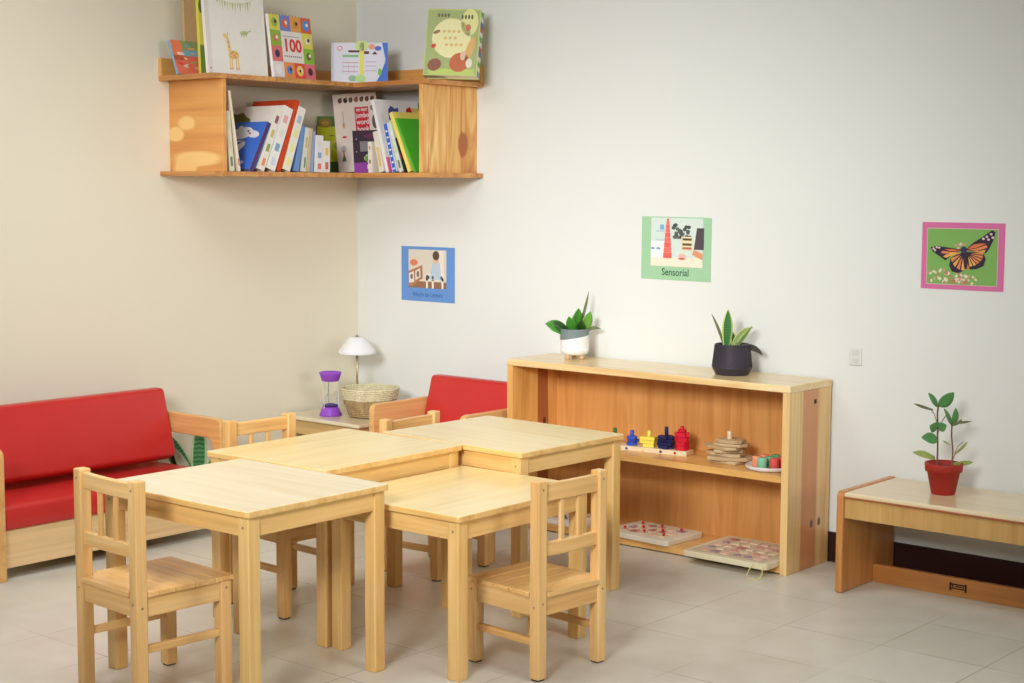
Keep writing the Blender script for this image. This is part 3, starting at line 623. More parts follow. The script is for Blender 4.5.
# black faceted pot
t = thing('snake_plant', 'snake plant in a black ribbed geometric pot on the bookcase', 'plant', (2.076, -.140, .657))
mb = MB(); blk = flat((58, 52, 60), 0.5); n = 48
prof = [(0, 0), (.057, 0), (.060, .002), (.072, .026), (.0715, .030), (.0625, .108), (.061, .111), (.057, .109), (.056, .09)]
mb.lathe(prof, blk, n, smooth=False, cap=False)
for k in range(n):   # slanting raised ribs
    a = 2 * PI * k / n; pts = []
    for i in range(7):
        f = i / 6; r = .0715 + (.0625 - .0715) * f; aa = a + .35 * f; pts.append((r * math.cos(aa), r * math.sin(aa), .030 + .078 * f))
    mb.tube(pts, .0014, blk, 5)
mb.build('pot', t, 'black pot with slanting ribs')
mb = MB(); mb.lathe([(.0565, .092), (.03, .098), (0, .10)], SOIL, 24, cap=False); mb.build('soil', t)
for base, dv, L, w, dr, mt, roll, curl in ((-.022, (.03, 1, .05), .142, .040, .05, snake, 0.0, 0), (-.028, (-.22, .95, -.2), .135, .011, .1, dull, .2, .2), (.0, (.15, 1, -.1), .125, .020, .2, leafmat('lime', (168, 190, 104), (220, 222, 150)), .3, -1.3), (.008, (.58, .8, .1), .105, .016, .0, leafmat('snake2', (120, 160, 84), (200, 206, 130)), .4, 0), (.015, (.75, .50, .2), .105, .022, .2, leafmat('dark', (70, 66, 56), None), .1, -1.5), (.0, (.1, 1, -.2), .06, .03, .1, snake, .8, 0)):
    mb = MB(); v = R_ * dv[0] + Vector((0, 0, dv[1])) + F_ * dv[2]
    leaf(mb, R_ * base + Vector((0, 0, .093)), v, L, w, dr, mt, roll, 0, .2, curl=curl); mb.build('leaf', t)
# terracotta pot on the bench
BH = .337
t = thing('potted_plant', 'round-leaved seedling in a small red clay pot on the low bench', 'plant', (2.917, -.180, BH))
cl = flat((172, 50, 40), 0.6)
mb = MB(); mb.lathe([(0, 0), (.036, 0), (.038, .002), (.053, .074), (.059, .075), (.0615, .098), (.0605, .102), (.055, .102), (.053, .085)], cl, 36, cap=False); mb.build('pot', t, 'red clay pot')
mb = MB(); mb.lathe([(.0542, .086), (.02, .092), (0, .093)], SOIL, 24, cap=False); mb.build('soil', t)
stem = flat((120, 84, 60), 0.6); pep = leafmat('pepper', (92, 158, 84), None); pep2 = leafmat('pepper_yellow', (164, 180, 92), None)
def P3(u, z, f=0): return R_ * u + F_ * f + Vector((0, 0, z))
st = [([(-.022, .09), (-.022, .15), (-.024, .21), (-.026, .265), (-.024, .290)], .0028), ([(.026, .09), (.028, .14), (.022, .19), (.022, .235)], .0024), ([(.03, .115), (.042, .155), (.062, .172)], .0012), ([(-.022, .20), (-.012, .235), (.004, .262)], .0014), ([(-.024, .225), (-.036, .262), (-.054, .282)], .0013), ([(-.022, .1), (-.03, .112), (-.034, .125)], .0012)]
for pts, r in st:
    mb = MB(); mb.tube([P3(u, z) for u, z in pts], r, stem, 8); mb.build('stem', t)
for u, z, dv, L, w, dr, mt, ro, sh in ((-.024, .288, (.8, .62, .15), .066, .046, .3, pep, .5, 'round'), (-.026, .286, (-.6, .8, .2), .058, .030, .0, pep, .7, 'round'), (-.04, .275, (-.95, .25, .1), .075, .010, -.3, dull, .3, 'lance'),
                              (-.024, .217, (-.75, .2, .5), .034, .038, .2, pep, -.4, 'round'), (-.024, .217, (.5, .25, .6), .032, .034, .3, pep, .2, 'round'), (-.022, .178, (-.95, .22, .3), .058, .040, .2, pep, .5, 'round'), (-.03, .115, (-.9, .45, .1), .075, .024, .6, pep2, .5, 'lance'),
                              (.022, .226, (-.5, .85, .1), .062, .032, -.1, pep, .9, 'round'), (.022, .228, (.45, .9, .2), .055, .034, .7, pep, .7, 'round'), (.024, .232, (.95, .1, .1), .062, .009, .1, dull, .2, 'lance'), (.024, .224, (.75, .25, 0), .05, .010, 1.0, dull, .4, 'lance'), (.034, .13, (.75, .6, 0), .062, .010, .4, pep2, .3, 'lance'), (.03, .098, (.98, .1, .2), .065, .016, .2, pep2, .2, 'lance'), (.018, .16, (-.6, .4, 0), .028, .006, .2, pep2, .2, 'lance')):
    mb = MB(); v = P3(dv[0], dv[1], dv[2]); leaf(mb, P3(u, z), v, L, w, dr, mt, ro, 0, .15, sh); mb.build('leaf', t)
# striped snake plant on the floor behind the couch
t = thing('snake_plant', 'striped snake plant standing on the floor beside the couch arm', 'plant', (.145, -1.020, 0))
mb = MB(); mb.lathe([(0, 0), (.060, 0), (.064, .004), (.078, .13), (.080, .135), (.074, .135), (.072, .115)], flat((226, 222, 210), .5), 32, cap=False); mb.build('pot', t, 'pale pot')
mb = MB(); mb.lathe([(.0735, .115), (0, .122)], SOIL, 24, cap=False); mb.build('soil', t)
sk = leafmat('snake_floor', (92, 160, 96), (178, 206, 150), (40, 98, 60)); sk2 = leafmat('snake_dark', (60, 112, 62), (150, 176, 110), (34, 78, 46))
for base, dv, L, w, dr, mt, ro, curl in ((-.020, (-.40, .90, .2), .27, .064, .15, sk2, .2, .1), (-.008, (.06, 1, .1), .29, .064, .0, sk, .1, 0), (-.015, (-.30, .95, .3), .24, .050, .2, sk, .3, 0), (.03, (.22, .95, .3), .16, .050, .1, sk, -.2, 0), (-.02, (-.28, .9, .5), .22, .045, .2, leafmat('pale_edge', (196, 200, 170), None), .3, 0)):
    mb = MB(); v = R_ * dv[0] + Vector((0, 0, dv[1])) + F_ * dv[2]
    leaf(mb, R_ * base + Vector((0, 0, .112)), v, L, w, dr, mt, ro, .25, .3, curl=curl); mb.build('leaf', t)

# ------------------------------------------------------------------ low bench
t = thing('bench', 'low maple bench with a toe board below, at the right against the wall', 'bench', (2.641, 0, 0))
LB = 1.22; ed = (176, 108, 62)
for x in (0, LB - .025):
    mb = MB(); r = .02; pts = [(-.383, 0.006), (-.377, 0)] + [(-.012, 0), (-.012, BH + .003)] + [(-.383 + r - r * math.sin(rad(a)), BH + .003 - r + r * math.cos(rad(a))) for a in range(0, 91, 15)]
    mb.prism(pts, 'X', x, x + .025, wood('bench_side', (214, 150, 84), (206, 140, 76), (194, 126, 64), 'Z'), 0.005, seg=3); mb.build('side_panel', t)
mb = MB(); mb.box(.025, LB - .025, -.378, -.014, BH - .016, BH, wood('bench_top', (242, 224, 186), (238, 217, 176), (230, 207, 162), 'X', rough=.28, coat=.5, fine=.3), 0.004); mb.build('top_board', t)
mb = MB(); mb.box(.025, LB - .025, -.381, -.375, BH - .019, BH - .013, flat((168, 100, 58), .4), 0.002); mb.build('edge_trim', t, 'dark rounded front edge')
mb = MB(); mb.box(.025, LB - .025, -.374, -.356, BH - .086, BH - .016, wood('bench_front', (212, 170, 104), (204, 160, 94), (192, 146, 80), 'Z', fine=.4), 0.002); mb.build('front_board', t)
kb = MB(); kb.box(.025, LB - .025, -.168, -.150, 0, .062, wood('bench_toe', (206, 140, 72), (196, 128, 62), (184, 116, 54), 'X'), 0.002); kb = kb.build('toe_board', t)
lx, lz, ly = .333, .033, -.1684; ink = flat((52, 24, 18), .5)
mb = MB()
mb.rect(lx - .030, lx - .023, lz - .015, lz + .013, ink, ly); mb.rect(lx + .023, lx + .030, lz - .015, lz + .013, ink, ly)
mb.rect(lx - .023, lx + .023, lz + .005, lz + .010, ink, ly); mb.rect(lx - .023, lx + .023, lz - .008, lz - .004, ink, ly)
mb.poly([(lx - .024, lz + .010), (lx - .019, lz + .010), (lx - .013, lz - .006), (lx - .018, lz - .006)], ink, ly); mb.rect(lx + .016, lx + .020, lz - .006, lz + .008, ink, ly)
mb.rect(lx - .010, lx + .014, lz - .001, lz + .003, ink, ly)
mb.build('stamped_emblem', kb, 'small dark stamped emblem')

# ------------------------------------------------------------------ corner wall shelf
DW, LW, RW = .3335, 1.08, .754
zb0, zb1, zt0, zt1 = 1.362, 1.381, 1.735, 1.754
t = thing('corner_shelf', 'L-shaped plywood bookshelf hung high in the corner', 'shelf', (0, 0, 0))
Lp = [(.001, -.001), (.001, -LW), (DW, -LW), (DW, -DW), (RW, -DW), (RW, -.001)]
em = ply_corner('X')
mb = MB(); mb.prism(Lp, 'Z', zb0, zb1, wood('shelf_edge', (226, 172, 104), (208, 146, 80), (176, 112, 58), 'X', rough=.42, scale=1.3), 0.0015); mb.build('bottom_board', t)
mb = MB(); mb.prism(Lp, 'Z', zt0, zt1, wood('shelf_edge', (226, 172, 104), (208, 146, 80), (176, 112, 58), 'X', rough=.42, scale=1.3), 0.0015); mb.build('top_board', t)
patch = (244, 200, 126)
lm = wood('corner_left', (232, 170, 94), (224, 156, 82), (210, 140, 68), 'X', rough=.42, scale=.7, fine=.3, knots=[((.11, -1.03, 1.57), (.062, .1, .030), patch), ((.04, -1.03, 1.53), (.05, .1, .03), patch), ((.17, -1.03, 1.43), (.15, .1, .030), patch), ((.10, -1.03, 1.40), (.07, .1, .05), patch)])
box_part('end_panel', t, (.001, DW - .004, -1.030, -1.010, zb1, zt0), lm, 0.0015)
rm_ = wood('corner_right', (250, 214, 140), (232, 176, 98), (196, 124, 58), 'Z', rough=.4, scale=.8, fine=.4, dist=3.5, knots=[((.71, -.09, 1.50), (.1, .030, .05), (170, 96, 44))])
box_part('end_panel', t, (.699, .719, -DW + .004, -.001, zb1, zt0), rm_, 0.0015)
box_part('back_rail', t, (.001, .019, -LW, -.019, zt1, zt1 + .070), ply_corner('Y'), 0.0015)
box_part('back_rail', t, (.001, RW, -.019, -.001, zt1, zt1 + .070), ply_corner('X'), 0.0015)
for x in (.36, .62):
    screw(t.children[-1], (x, -.019, zt1 + .03), '-y', .004)
SB, ST = zb1, zt1

# ------------------------------------------------------------------ books
PAGE = flat((236, 230, 214), 0.8)
GB = 'picture books on the corner shelf'
def book(label, P, X, Zd, w, h, tk, cover, spine=None, art=None, spine_side='L', floor_z=None, pages=None, back=None):
    """front cover's lower left corner at P, X to the right, Zd up; thickness goes away from the viewer"""
    X = Vector(X).normalized(); Z = Vector(Zd); Z = (Z - X * Z.dot(X)).normalized(); Y = Z.cross(X)
    P = Vector(P)
    if floor_z is not None:
        mn = min((X * a + Y * b + Z * c).z for a in (0, w) for b in (0, tk) for c in (0, h)); P.z = floor_z - mn + .0003
    M = Matrix(((X.x, Y.x, Z.x, P.x), (X.y, Y.y, Z.y, P.y), (X.z, Y.z, Z.z, P.z), (0, 0, 0, 1)))
    t = thing('picture_book', label, 'book', group=GB, M=M)
    ct = min(.0022, tk * .2); mb = MB(); cm = flat(cover, .62, .25); sm = flat(spine or cover, .62, .25); bm_ = flat(back or cover, .62, .25)
    mb.box(0, w, 0, ct, 0, h, cm, .0004, 1); mb.box(0, w, tk - ct, tk, 0, h, bm_, .0004, 1)
    if spine_side == 'L': mb.box(0, ct, ct, tk - ct, 0, h, sm, .0002, 1); px = (ct + .0002, w - .003)
    else: mb.box(w - ct, w, ct, tk - ct, 0, h, sm, .0002, 1); px = (.003, w - ct - .0002)
    if art: art(mb, w, h)
    mb.build('cover', t)
    mb = MB(); mb.box(px[0], px[1], ct + .0001, tk - ct - .0001, .003, h - .003, PAGE, .0003, 1)
    if pages:
        n = len(pages); q = (h - .01) / n
        for i, c in enumerate(pages): mb.box(px[1] - .001, px[1] + .0026, ct + .0004, tk - ct - .0004, .005 + i * q, .005 + (i + .9) * q, flat(c, .5), 0)
    mb.build('pages', t); return t
F = flat
y1, y2, y3 = -.0005, -.0009, -.0013
def spine_art(mb, w, h, tk, cols, side):  # coloured blocks printed on a spine
    n = len(cols); x = -.0004 if side == 'L' else w + .0004
    for i, c in enumerate(cols):
        z0, z1 = h * (.05 + .90 * (i + .1) / n), h * (.05 + .90 * (i + .62) / n)
        mb.add([(x, .26 * tk, z0), (x, .74 * tk, z0), (x, .74 * tk, z1), (x, .26 * tk, z1)], [[0, 1, 2, 3]], F(c, .5))

# --- on top of the shelf
def art_giraffe(mb, w, h):
    tan, sp, gr, g2 = F((232, 196, 124)), F((206, 140, 100)), F((180, 188, 140)), F((206, 210, 156))
    mb.rect(0, .022, 0, h, F((222, 212, 200)), y1)
    for i in range(14):   # bunting of leaves along the top
        x = .065 + .160 * i / 13; l = .020 + .022 * ((i * 7) % 5) / 4; z = .288 - .012 * math.sin(PI * i / 13)
        mb.poly([(x - .005, z), (x + .005, z), (x, z - l)], (g2 if i % 3 else gr), y1)
    bx = .105
    mb.ell(bx + .022, .075, .026, .017, tan, y1); mb.poly([(bx - .002, .085), (bx + .012, .09), (bx + .002, .14), (bx - .010, .14)], tan, y1)
    mb.ell(bx - .012, .145, .014, .008, tan, y2, rot=-.5); mb.poly([(bx - .004, .15), (bx, .15), (bx - .001, .166)], sp, y2)
    for lx_ in (bx + .002, bx + .012, bx + .032, bx + .042): mb.rect(lx_ - .003, lx_ + .003, .022, .07, tan, y1); mb.rect(lx_ - .003, lx_ + .003, .018, .024, sp, y2)
    for (u, v) in ((.012, .08), (.024, .072), (.034, .08), (.02, .085), (.002, .105), (-.002, .122), (.03, .066)): mb.ell(bx + u, v, .0045, .004, sp, y2, n=8)
    cx = .185; mb.ell(cx, .163, .020, .008, gr, y1); mb.poly([(cx + .016, .165), (cx + .036, .172), (cx + .037, .176), (cx + .016, .170)], gr, y1)
    for q in (-.012, -.002, .01): mb.rect(cx + q - .002, cx + q + .002, .148, .158, gr, y1)
    mb.ell(cx - .012, .167, .006, .004, g2, y2)
    mb.ell(.012, .018, .003, .003, F((90, 80, 80)), y2)
book('large white book with a giraffe and leaf bunting standing on the shelf top', (.298, -1.068, 0), (.02, 1, 0), (-.10, 0, 1), .292, .345, .016, (233, 226, 216), art=art_giraffe, floor_z=ST)
def art_100(mb, w, h):
    cs = [(226, 220, 92), (128, 138, 208), (240, 168, 92), (226, 110, 70), (236, 224, 96), (150, 200, 60), (232, 120, 130), (236, 90, 70), (240, 150, 80), (236, 226, 224), (150, 190, 70), (228, 120, 120)]
    u, v = w / 4, h / 4
    cells = [(0, 3), (1, 3), (2, 3), (3, 3), (3, 2), (3, 1), (3, 0), (2, 0), (1, 0), (0, 0), (0, 2), (0, 1)]
    dots = [((168, 186, 90), .6), ((236, 110, 60), .6), ((214, 150, 60), .5), ((100, 150, 226), .7), ((240, 240, 240), .45), ((120, 96, 90), .5), ((70, 60, 70), .5), ((246, 214, 110), .7), ((90, 140, 220), .55), ((240, 240, 244), .6), ((230, 120, 110), .5), ((60, 70, 110), .5)]
    for (i, j), c, (dc, ds) in zip(cells, cs, dots):
        mb.rect(i * u, (i + 1) * u, j * v, (j + 1) * v, F(c), y1); mb.ell((i + .5) * u, (j + .5) * v, u * .42 * ds * 1.1, v * .45 * ds * 1.1, F(dc), y2)
        mb.ell((i + .5) * u + .006, (j + .55) * v, u * .12, v * .12, F((90, 70, 60) if (i + j) % 2 else (250, 240, 220)), y3)
    mb.ell(2.5 * u, .5 * v, u * .1, v * .1, F((80, 50, 50)), y3 - .0003)
    mb.rect(u, 3 * u, v, 3 * v, F((242, 234, 228)), y2)
    mb.text('100', w / 2, h * .43, .070, F((226, 74, 66)), y3, bold=.0024, sx=1.08)
    for k in range(9): mb.rect(u * 1.15 + k * u * .19, u * 1.15 + k * u * .19 + u * .12, h * .335, h * .36, F((110, 150, 190) if k % 2 else (200, 110, 130)), y3)
    mb.rect(u * 1.15, u * 2.7, h * .66, h * .675, F((190, 186, 190)), y3)
    for k in range(13): mb.ell(w * (k + .5) / 13, h + .002, .002, .003, F((110, 100, 110)), y1, n=8)
book("colourful square-patterned '100' book standing on the shelf top", (.324, -.762, 0), (-.14, .99, 0), (-.13, 0, 1), .258, .250, .014, (238, 232, 226), art=art_100, floor_z=ST)
def art_blue(mb, w, h):
    mb.poly([(w * .84, 0), (w, 0), (w, h), (w * .9, h), (w * .96, h * .6), (w * .93, h * .3)], F((86, 120, 214)), y1)
    mb.poly([(w * .78, 0), (w * .9, 0), (w * .97, h * .45), (w * .95, h * .5), (w * .86, h * .18)], F((70, 120, 200)), y2)
    mb.rect(w * .50, w * .58, 0, h, F((232, 226, 110)), y1); mb.ell(w * .54, h * .92, .03, .022, F((206, 224, 150)), y1)
    mb.rect(w * .30, w * .50, h * .76, h * .81, F((96, 54, 44)), y2); mb.rect(w * .58, w * .67, h * .72, h * .79, F((110, 60, 50)), y2); mb.poly([(w * .72, h * .71), (w * .82, h * .71), (w * .77, h * .79)], F((90, 60, 60)), y2)
    mb.rect(w * .20, w * .48, h * .64, h * .70, F((140, 190, 130)), y1)
    for z in (.50, .40, .28): mb.rect(w * .20, w * .48, h * z, h * (z + .016), F((206, 140, 150)), y1); mb.rect(w * .60, w * .8, h * (z + .02), h * (z + .036), F((200, 150, 170)), y1)
    for x in (.20, .30, .40): mb.rect(w * x, w * (x + .008), h * .24, h * .52, F((200, 180, 200)), y1)
    mb.ell(w * .15, h * .86, .011, .010, F((220, 110, 120)), y1); mb.ell(w * .15, h * .86, .007, .006, F((236, 232, 236)), y2)
    mb.ell(w * .72, h * .9, .014, .012, F((240, 160, 130)), y1); mb.ell(w * .83, h * .86, .014, .010, F((96, 110, 200)), y2)
    mb.ell(w * .86, h * .28, .008, .016, F((130, 190, 90)), y3); mb.ell(w * .38, h * .12, .018, .013, F((150, 190, 150)), y1); mb.ell(w * .52, h * .12, .022, .016, F((190, 220, 150)), y2)
    mb.rect(0, w * .05, 0, h, F((206, 206, 226)), y1)
book('wide white and blue picture book standing in the corner of the shelf top', (.212, -.352, 0), (.76, .65, 0), (-.05, .06, 1), .236, .170, .014, (226, 224, 232), art=art_blue, floor_z=ST, spine=(226, 190, 200))
def art_jungle(mb, w, h):
    mb.poly([(w * .02, h * .02), (w * .98, h * .02), (w * .98, h * .98), (w * .02, h * .98)], F((168, 180, 118)), y1)
    mb.ell(w * .48, h * .56, w * .36, h * .30, F((236, 228, 170)), y2, rot=.4); mb.ell(w * .8, h * .8, w * .16, h * .2, F((226, 222, 150)), y2)
    mb.rect(w * .1, w * .95, h * .02, h * .10, F((190, 206, 110)), y2)
    mb.ell(w * .66, h * .20, w * .19, h * .14, F((196, 110, 72)), y3, rot=.5); mb.ell(w * .84, h * .40, w * .07, h * .18, F((222, 174, 110)), y3, rot=-.3); mb.ell(w * .72, h * .30, w * .05, h * .07, F((226, 190, 160)), y3 - .0003); mb.ell(w * .84, h * .19, w * .06, h * .07, F((232, 220, 196)), y3 - .0003)
    mb.ell(w * .20, h * .16, w * .13, h * .09, F((150, 96, 80)), y3, rot=.4); mb.ell(w * .16, h * .44, w * .05, h * .03, F((206, 80, 60)), y3, rot=.6); mb.ell(w * .2, h * .65, w * .07, h * .025, F((150, 120, 90)), y3, rot=.4); mb.ell(w * .78, h * .72, w * .05, h * .05, F((200, 120, 90)), y3)
    for s, z, sz in (('Jungle', .66, .040), ('Big', .56, .030), ('Book', .46, .036)): pass
    for i in range(3):
        for k in range(4 - i % 2): mb.ell(w * (.34 + .09 * k + .03 * i), h * (.66 - .10 * i), w * .03, h * .022, F((222, 186, 120)), y3, rot=.4)
    for k in range(4): mb.ell(w * (.22 + .06 * k), h * .90, w * .022, h * .03, F((120, 110, 84)), y3); mb.ell(w * (.66 + .06 * k), h * .88, w * .02, h * .035, F((104, 110, 80)), y3)
book('thick green jungle animal board book leaning at the right end of the shelf top', (.692, -.300, 0), (.87, .49, -.03), (.0, .24, 1), .222, .276, .052, (196, 204, 128), art=art_jungle, floor_z=ST, pages=[(120, 150, 200), (236, 232, 220), (110, 170, 90), (236, 232, 220), (90, 110, 180), (200, 90, 90), (240, 236, 224), (110, 176, 90), (236, 232, 220), (190, 90, 90), (80, 100, 190), (236, 232, 220), (120, 180, 100)])
def art_small(mb, w, h):
    rn = random.Random(4)
    mb.rect(0, w, 0, h * .55, F((232, 120, 92)), y1); mb.rect(0, w * .3, h * .4, h, F((240, 130, 90)), y1); mb.rect(w * .3, w, h * .72, h, F((150, 170, 110)), y1)
    for k in range(16): mb.ell(rn.uniform(.1, .9) * w, rn.uniform(.15, .85) * h, rn.uniform(.008, .02), rn.uniform(.003, .007), F(rn.choice([(240, 214, 190), (220, 80, 60), (150, 180, 190), (236, 180, 120), (170, 180, 110)])), y2, rot=rn.uniform(-.3, .6))
book('small orange and green picture book lying back at the left end of the shelf top', (.135, -1.088, 0), (-.03, 1, 0), (-.36, 0, 1), .17, .140, .010, (128, 184, 214), spine=(110, 176, 214), art=art_small, floor_z=ST)
book('tall plain tan book half hidden behind the giraffe book', (.055, -.985, 0), (.05, 1, 0), (-.04, -.04, 1), .26, .345, .014, (214, 176, 128), floor_z=ST)
book('tall yellow and green book half hidden behind the giraffe book', (.165, -.998, 0), (.05, 1, 0), (-.06, -.05, 1), .26, .335, .016, (232, 222, 90), spine=(226, 216, 84), floor_z=ST, art=lambda mb, w, h: (mb.rect(0, w, 0, h * .35, F((120, 150, 70)), y1), mb.ell(.02, h * .8, .02, .03, F((110, 130, 70)), y2)))

# --- left wing, spines outward, all leaning towards the corner (laid out from the right so that none cut into each other)
def art_bear(mb, w, h):
    wh, bl = F((232, 232, 234)), F((70, 114, 206))
    mb.rect(0, w, 0, h, bl, y1)
    mb.ell(w * .22, h * .30, w * .36, h * .20, wh, y2, rot=.5); mb.ell(w * .34, h * .46, w * .30, h * .13, wh, y2 - .0001, rot=.25); mb.ell(w * .60, h * .10, w * .18, h * .05, wh, y2 - .0002, rot=.3)
    mb.poly([(w * .12, h * .52), (w * .60, h * .60), (w * .40, h * .50), (w * .16, h * .46)], bl, y2 - .0003)
    mb.ell(w * .44, h * .76, w * .28, h * .13, wh, y2 - .0003, rot=.1); mb.ell(w * .74, h * .74, w * .18, h * .075, wh, y2 - .0004, rot=-.15); mb.ell(w * .36, h * .88, w * .06, h * .04, wh, y2 - .0004)
    mb.ell(w * .60, h * .80, .006, .005, F((60, 60, 80)), y3 - .0006); mb.ell(w * .66, h * .75, .008, .005, F((210, 80, 90)), y3 - .0006); mb.ell(w * .3, h * .74, w * .1, h * .05, F((206, 214, 228)), y3 - .0005)
    mb.poly([(w * .05, h * .22), (w * .45, h * .34), (w * .1, h * .18)], F((196, 206, 226)), y3)
def art_mound(mb, w, h):
    gr = F((120, 120, 50)); mb.poly([(0, h * .62), (w * .50, h * .70), (w * .47, h * .80), (w * .36, h * .84), (w * .26, h * .91), (w * .14, h * .88), (0, h * .90)], gr, y1)
left = [  # from the right end of the row to the left
    dict(label='short white book at the right end of the left row, beside the yellow lion book', th=1, h=.128, w=.16, t=.036, c=(232, 228, 220), sp=[(206, 110, 100), (240, 190, 90)]),
    dict(label='upright white book with a red-flecked spine left of the short white book', th=2, h=.150, w=.17, t=.040, c=(230, 226, 224), sp=[(220, 120, 110), (150, 170, 200), (224, 220, 214)]),
    dict(label='thin blue-grey book standing among the thin spines', th=6, h=.168, w=.18, t=.018, c=(148, 168, 196)),
    dict(label='thin tan book standing among the thin spines', th=7, h=.178, w=.18, t=.016, c=(206, 184, 150)),
    dict(label='thin pale book with a green-specked spine among the thin spines', th=8, h=.180, w=.18, t=.020, c=(216, 214, 200), sp=[(120, 150, 110), (200, 180, 120)]),
    dict(label='slim blue book leaning at the left of the thin spines', th=12, h=.188, w=.18, t=.022, c=(112, 146, 198)),
    dict(label='large white book with a yellow edge leaning right of the red-framed book', th=19.5, h=.268, w=.24, t=.040, c=(234, 230, 218), sp=[(240, 230, 140), (240, 232, 150), (236, 226, 150), (180, 190, 210)], art=lambda mb, w, h: mb.rect(0, w, 0, h * .5, F((240, 228, 140)), y1)),
    dict(label='tall orange-red hardback leaning behind the white books', th=20.5, h=.302, w=.265, t=.020, c=(206, 72, 36), sp=None),
    dict(label='white leaning book with a blue and pink printed spine', th=22, h=.268, w=.25, t=.046, c=(236, 232, 224), sp=[(206, 214, 224), (130, 170, 200), (226, 224, 214), (236, 170, 170)]),
    dict(label='white book with a brown-green mound on its cover behind the bear book', th=23, h=.270, w=.27, t=.032, c=(234, 226, 212), sp=[(230, 150, 90), (150, 160, 90), (200, 190, 120), (150, 90, 100)], art=art_mound),
    dict(label='blue book with a white bear on its cover, leaning in the left row', th=27, h=.212, w=.23, t=.020, c=(74, 110, 200), spc=(86, 58, 92), art=art_bear),
]
prev = None
for b in left:
    th = rad(b['th']); tt = b['t'] / math.cos(th); hz = b['h'] * math.cos(th)
    lift = b['t'] * math.sin(th)
    if prev is None: ye = -.460 - tt - hz * math.tan(th)
    else:
        zm = min(hz + lift, prev[2]); ye = min(prev[0] - tt - .0012, prev[0] + zm * math.tan(prev[1]) - zm * math.tan(th) - tt - .0012)
    prev = (ye, th, hz + lift); y0 = ye + lift * math.tan(th)
    def A(mb, w, h, b=b):
        if b.get('art'): b['art'](mb, w, h)
        if b.get('sp'): spine_art(mb, w, h, b['t'], b['sp'], 'R')
    xs = .318 - b['w'] - (.004 if b['c'][0] < 200 else 0)
    book(b['label'], (xs, y0, 0), (1, 0, 0), (0, math.sin(th), math.cos(th)), b['w'], b['h'], b['t'], b['c'], spine=b.get('spc'), art=A, spine_side='R', floor_z=SB)
# the two thin ones leaning the other way at the left end
for lab, yb, th, h, tk, c, sp in (('thin cream booklet with a red foot leaning at the left end of the lower row', -.932, 8.6, .312, .010, (236, 220, 194), [(204, 36, 40), (238, 224, 200), (238, 224, 200), (238, 224, 200), (238, 224, 200)]),
                                  ('pale green-spined book tucked against the left end panel of the shelf', -.962, 5.2, .232, .024, (220, 216, 190), [(120, 130, 110), (206, 206, 170), (214, 210, 180)])):
    a = rad(th)
    book(lab, (.10, yb - tk / math.cos(a), 0), (1, 0, 0), (0, -math.sin(a), math.cos(a)), .216, h, tk, c, spine_side='R', floor_z=SB, art=lambda mb, w, h, tk=tk, sp=sp: spine_art(mb, w, h, tk, sp, 'R'))

# --- corner, face out
def art_lion(mb, w, h):
    mb.rect(0, w, h * .82, h, F((88, 116, 40)), y1); mb.rect(w * .82, w, 0, h, F((80, 110, 40)), y1); mb.rect(0, w, 0, h * .2, F((70, 110, 50)), y1)
    mb.ell(w * .22, h * .88, w * .18, h * .08, F((150, 116, 40)), y2); mb.ell(w * .22, h * .87, w * .10, h * .045, F((176, 150, 50)), y3)
    for x in (.40, .68): mb.ell(w * x, h * .66, w * .08, h * .012, F((130, 140, 20)), y2)
    mb.ell(w * .58, h * .48, w * .13, h * .08, F((150, 160, 60)), y2); mb.ell(w * .58, h * .50, w * .06, h * .035, F((110, 100, 60)), y3)
book('lime yellow book with a sleepy face standing in the shelf corner', (.017, -.256, 0), (.76, .65, 0), (-.02, .02, 1), .160, .245, .012, (206, 214, 44), spine=(70, 104, 40), art=art_lion, floor_z=SB)
def art_word(mb, w, h):
    rn = random.Random(2); dk = [(110, 60, 50), (60, 50, 44), (90, 90, 70), (170, 90, 60), (120, 80, 60)]
    for k in range(7): mb.ell(w * (.16 + .125 * k), h * .915, .009, .011, F(dk[k % 5]), y1); mb.ell(w * (.16 + .125 * k) + .004, h * .938, .004, .005, F(dk[(k + 2) % 5]), y2)
    mb.rect(w * .48, w * .80, h * .49, h * .82, F((208, 32, 46)), y1)
    for s, z, sz in (('MY FIRST', .765, .015), ('jumbo', .685, .029), ('word', .598, .031), ('book', .507, .031)): mb.text(s, w * .65, h * z, sz, F((246, 234, 228)), y2, sx=.78, bold=.0006)
    mb.rect(w * .20, w * .212, h * .56, h * .78, F((170, 140, 90)), y1); mb.ell(w * .206, h * .60, .005, .014, F((200, 160, 90)), y2)
    mb.ell(w * .20, h * .45, .010, .005, F((210, 60, 70)), y1); mb.ell(w * .16, h * .30, .011, .014, F((190, 180, 170)), y1)
    mb.poly([(w * .10, h * .14), (w * .20, h * .14), (w * .16, h * .25)], F((80, 120, 60)), y1); mb.rect(w * .14, w * .165, h * .2, h * .28, F((190, 60, 60)), y2)
    mb.ell(w * .93, h * .62, .012, .03, F((100, 84, 80)), y1); mb.ell(w * .9, h * .8, .01, .012, F((150, 120, 90)), y1)
book('big white word book with animal rows and a red title panel, tilted in the corner', (.128, -.232, 0), (.76, .65, .085), (-.10 * .76 - .03, -.10 * .65 + .03, 1), .186, .335, .014, (234, 218, 204), art=art_word, floor_z=SB)
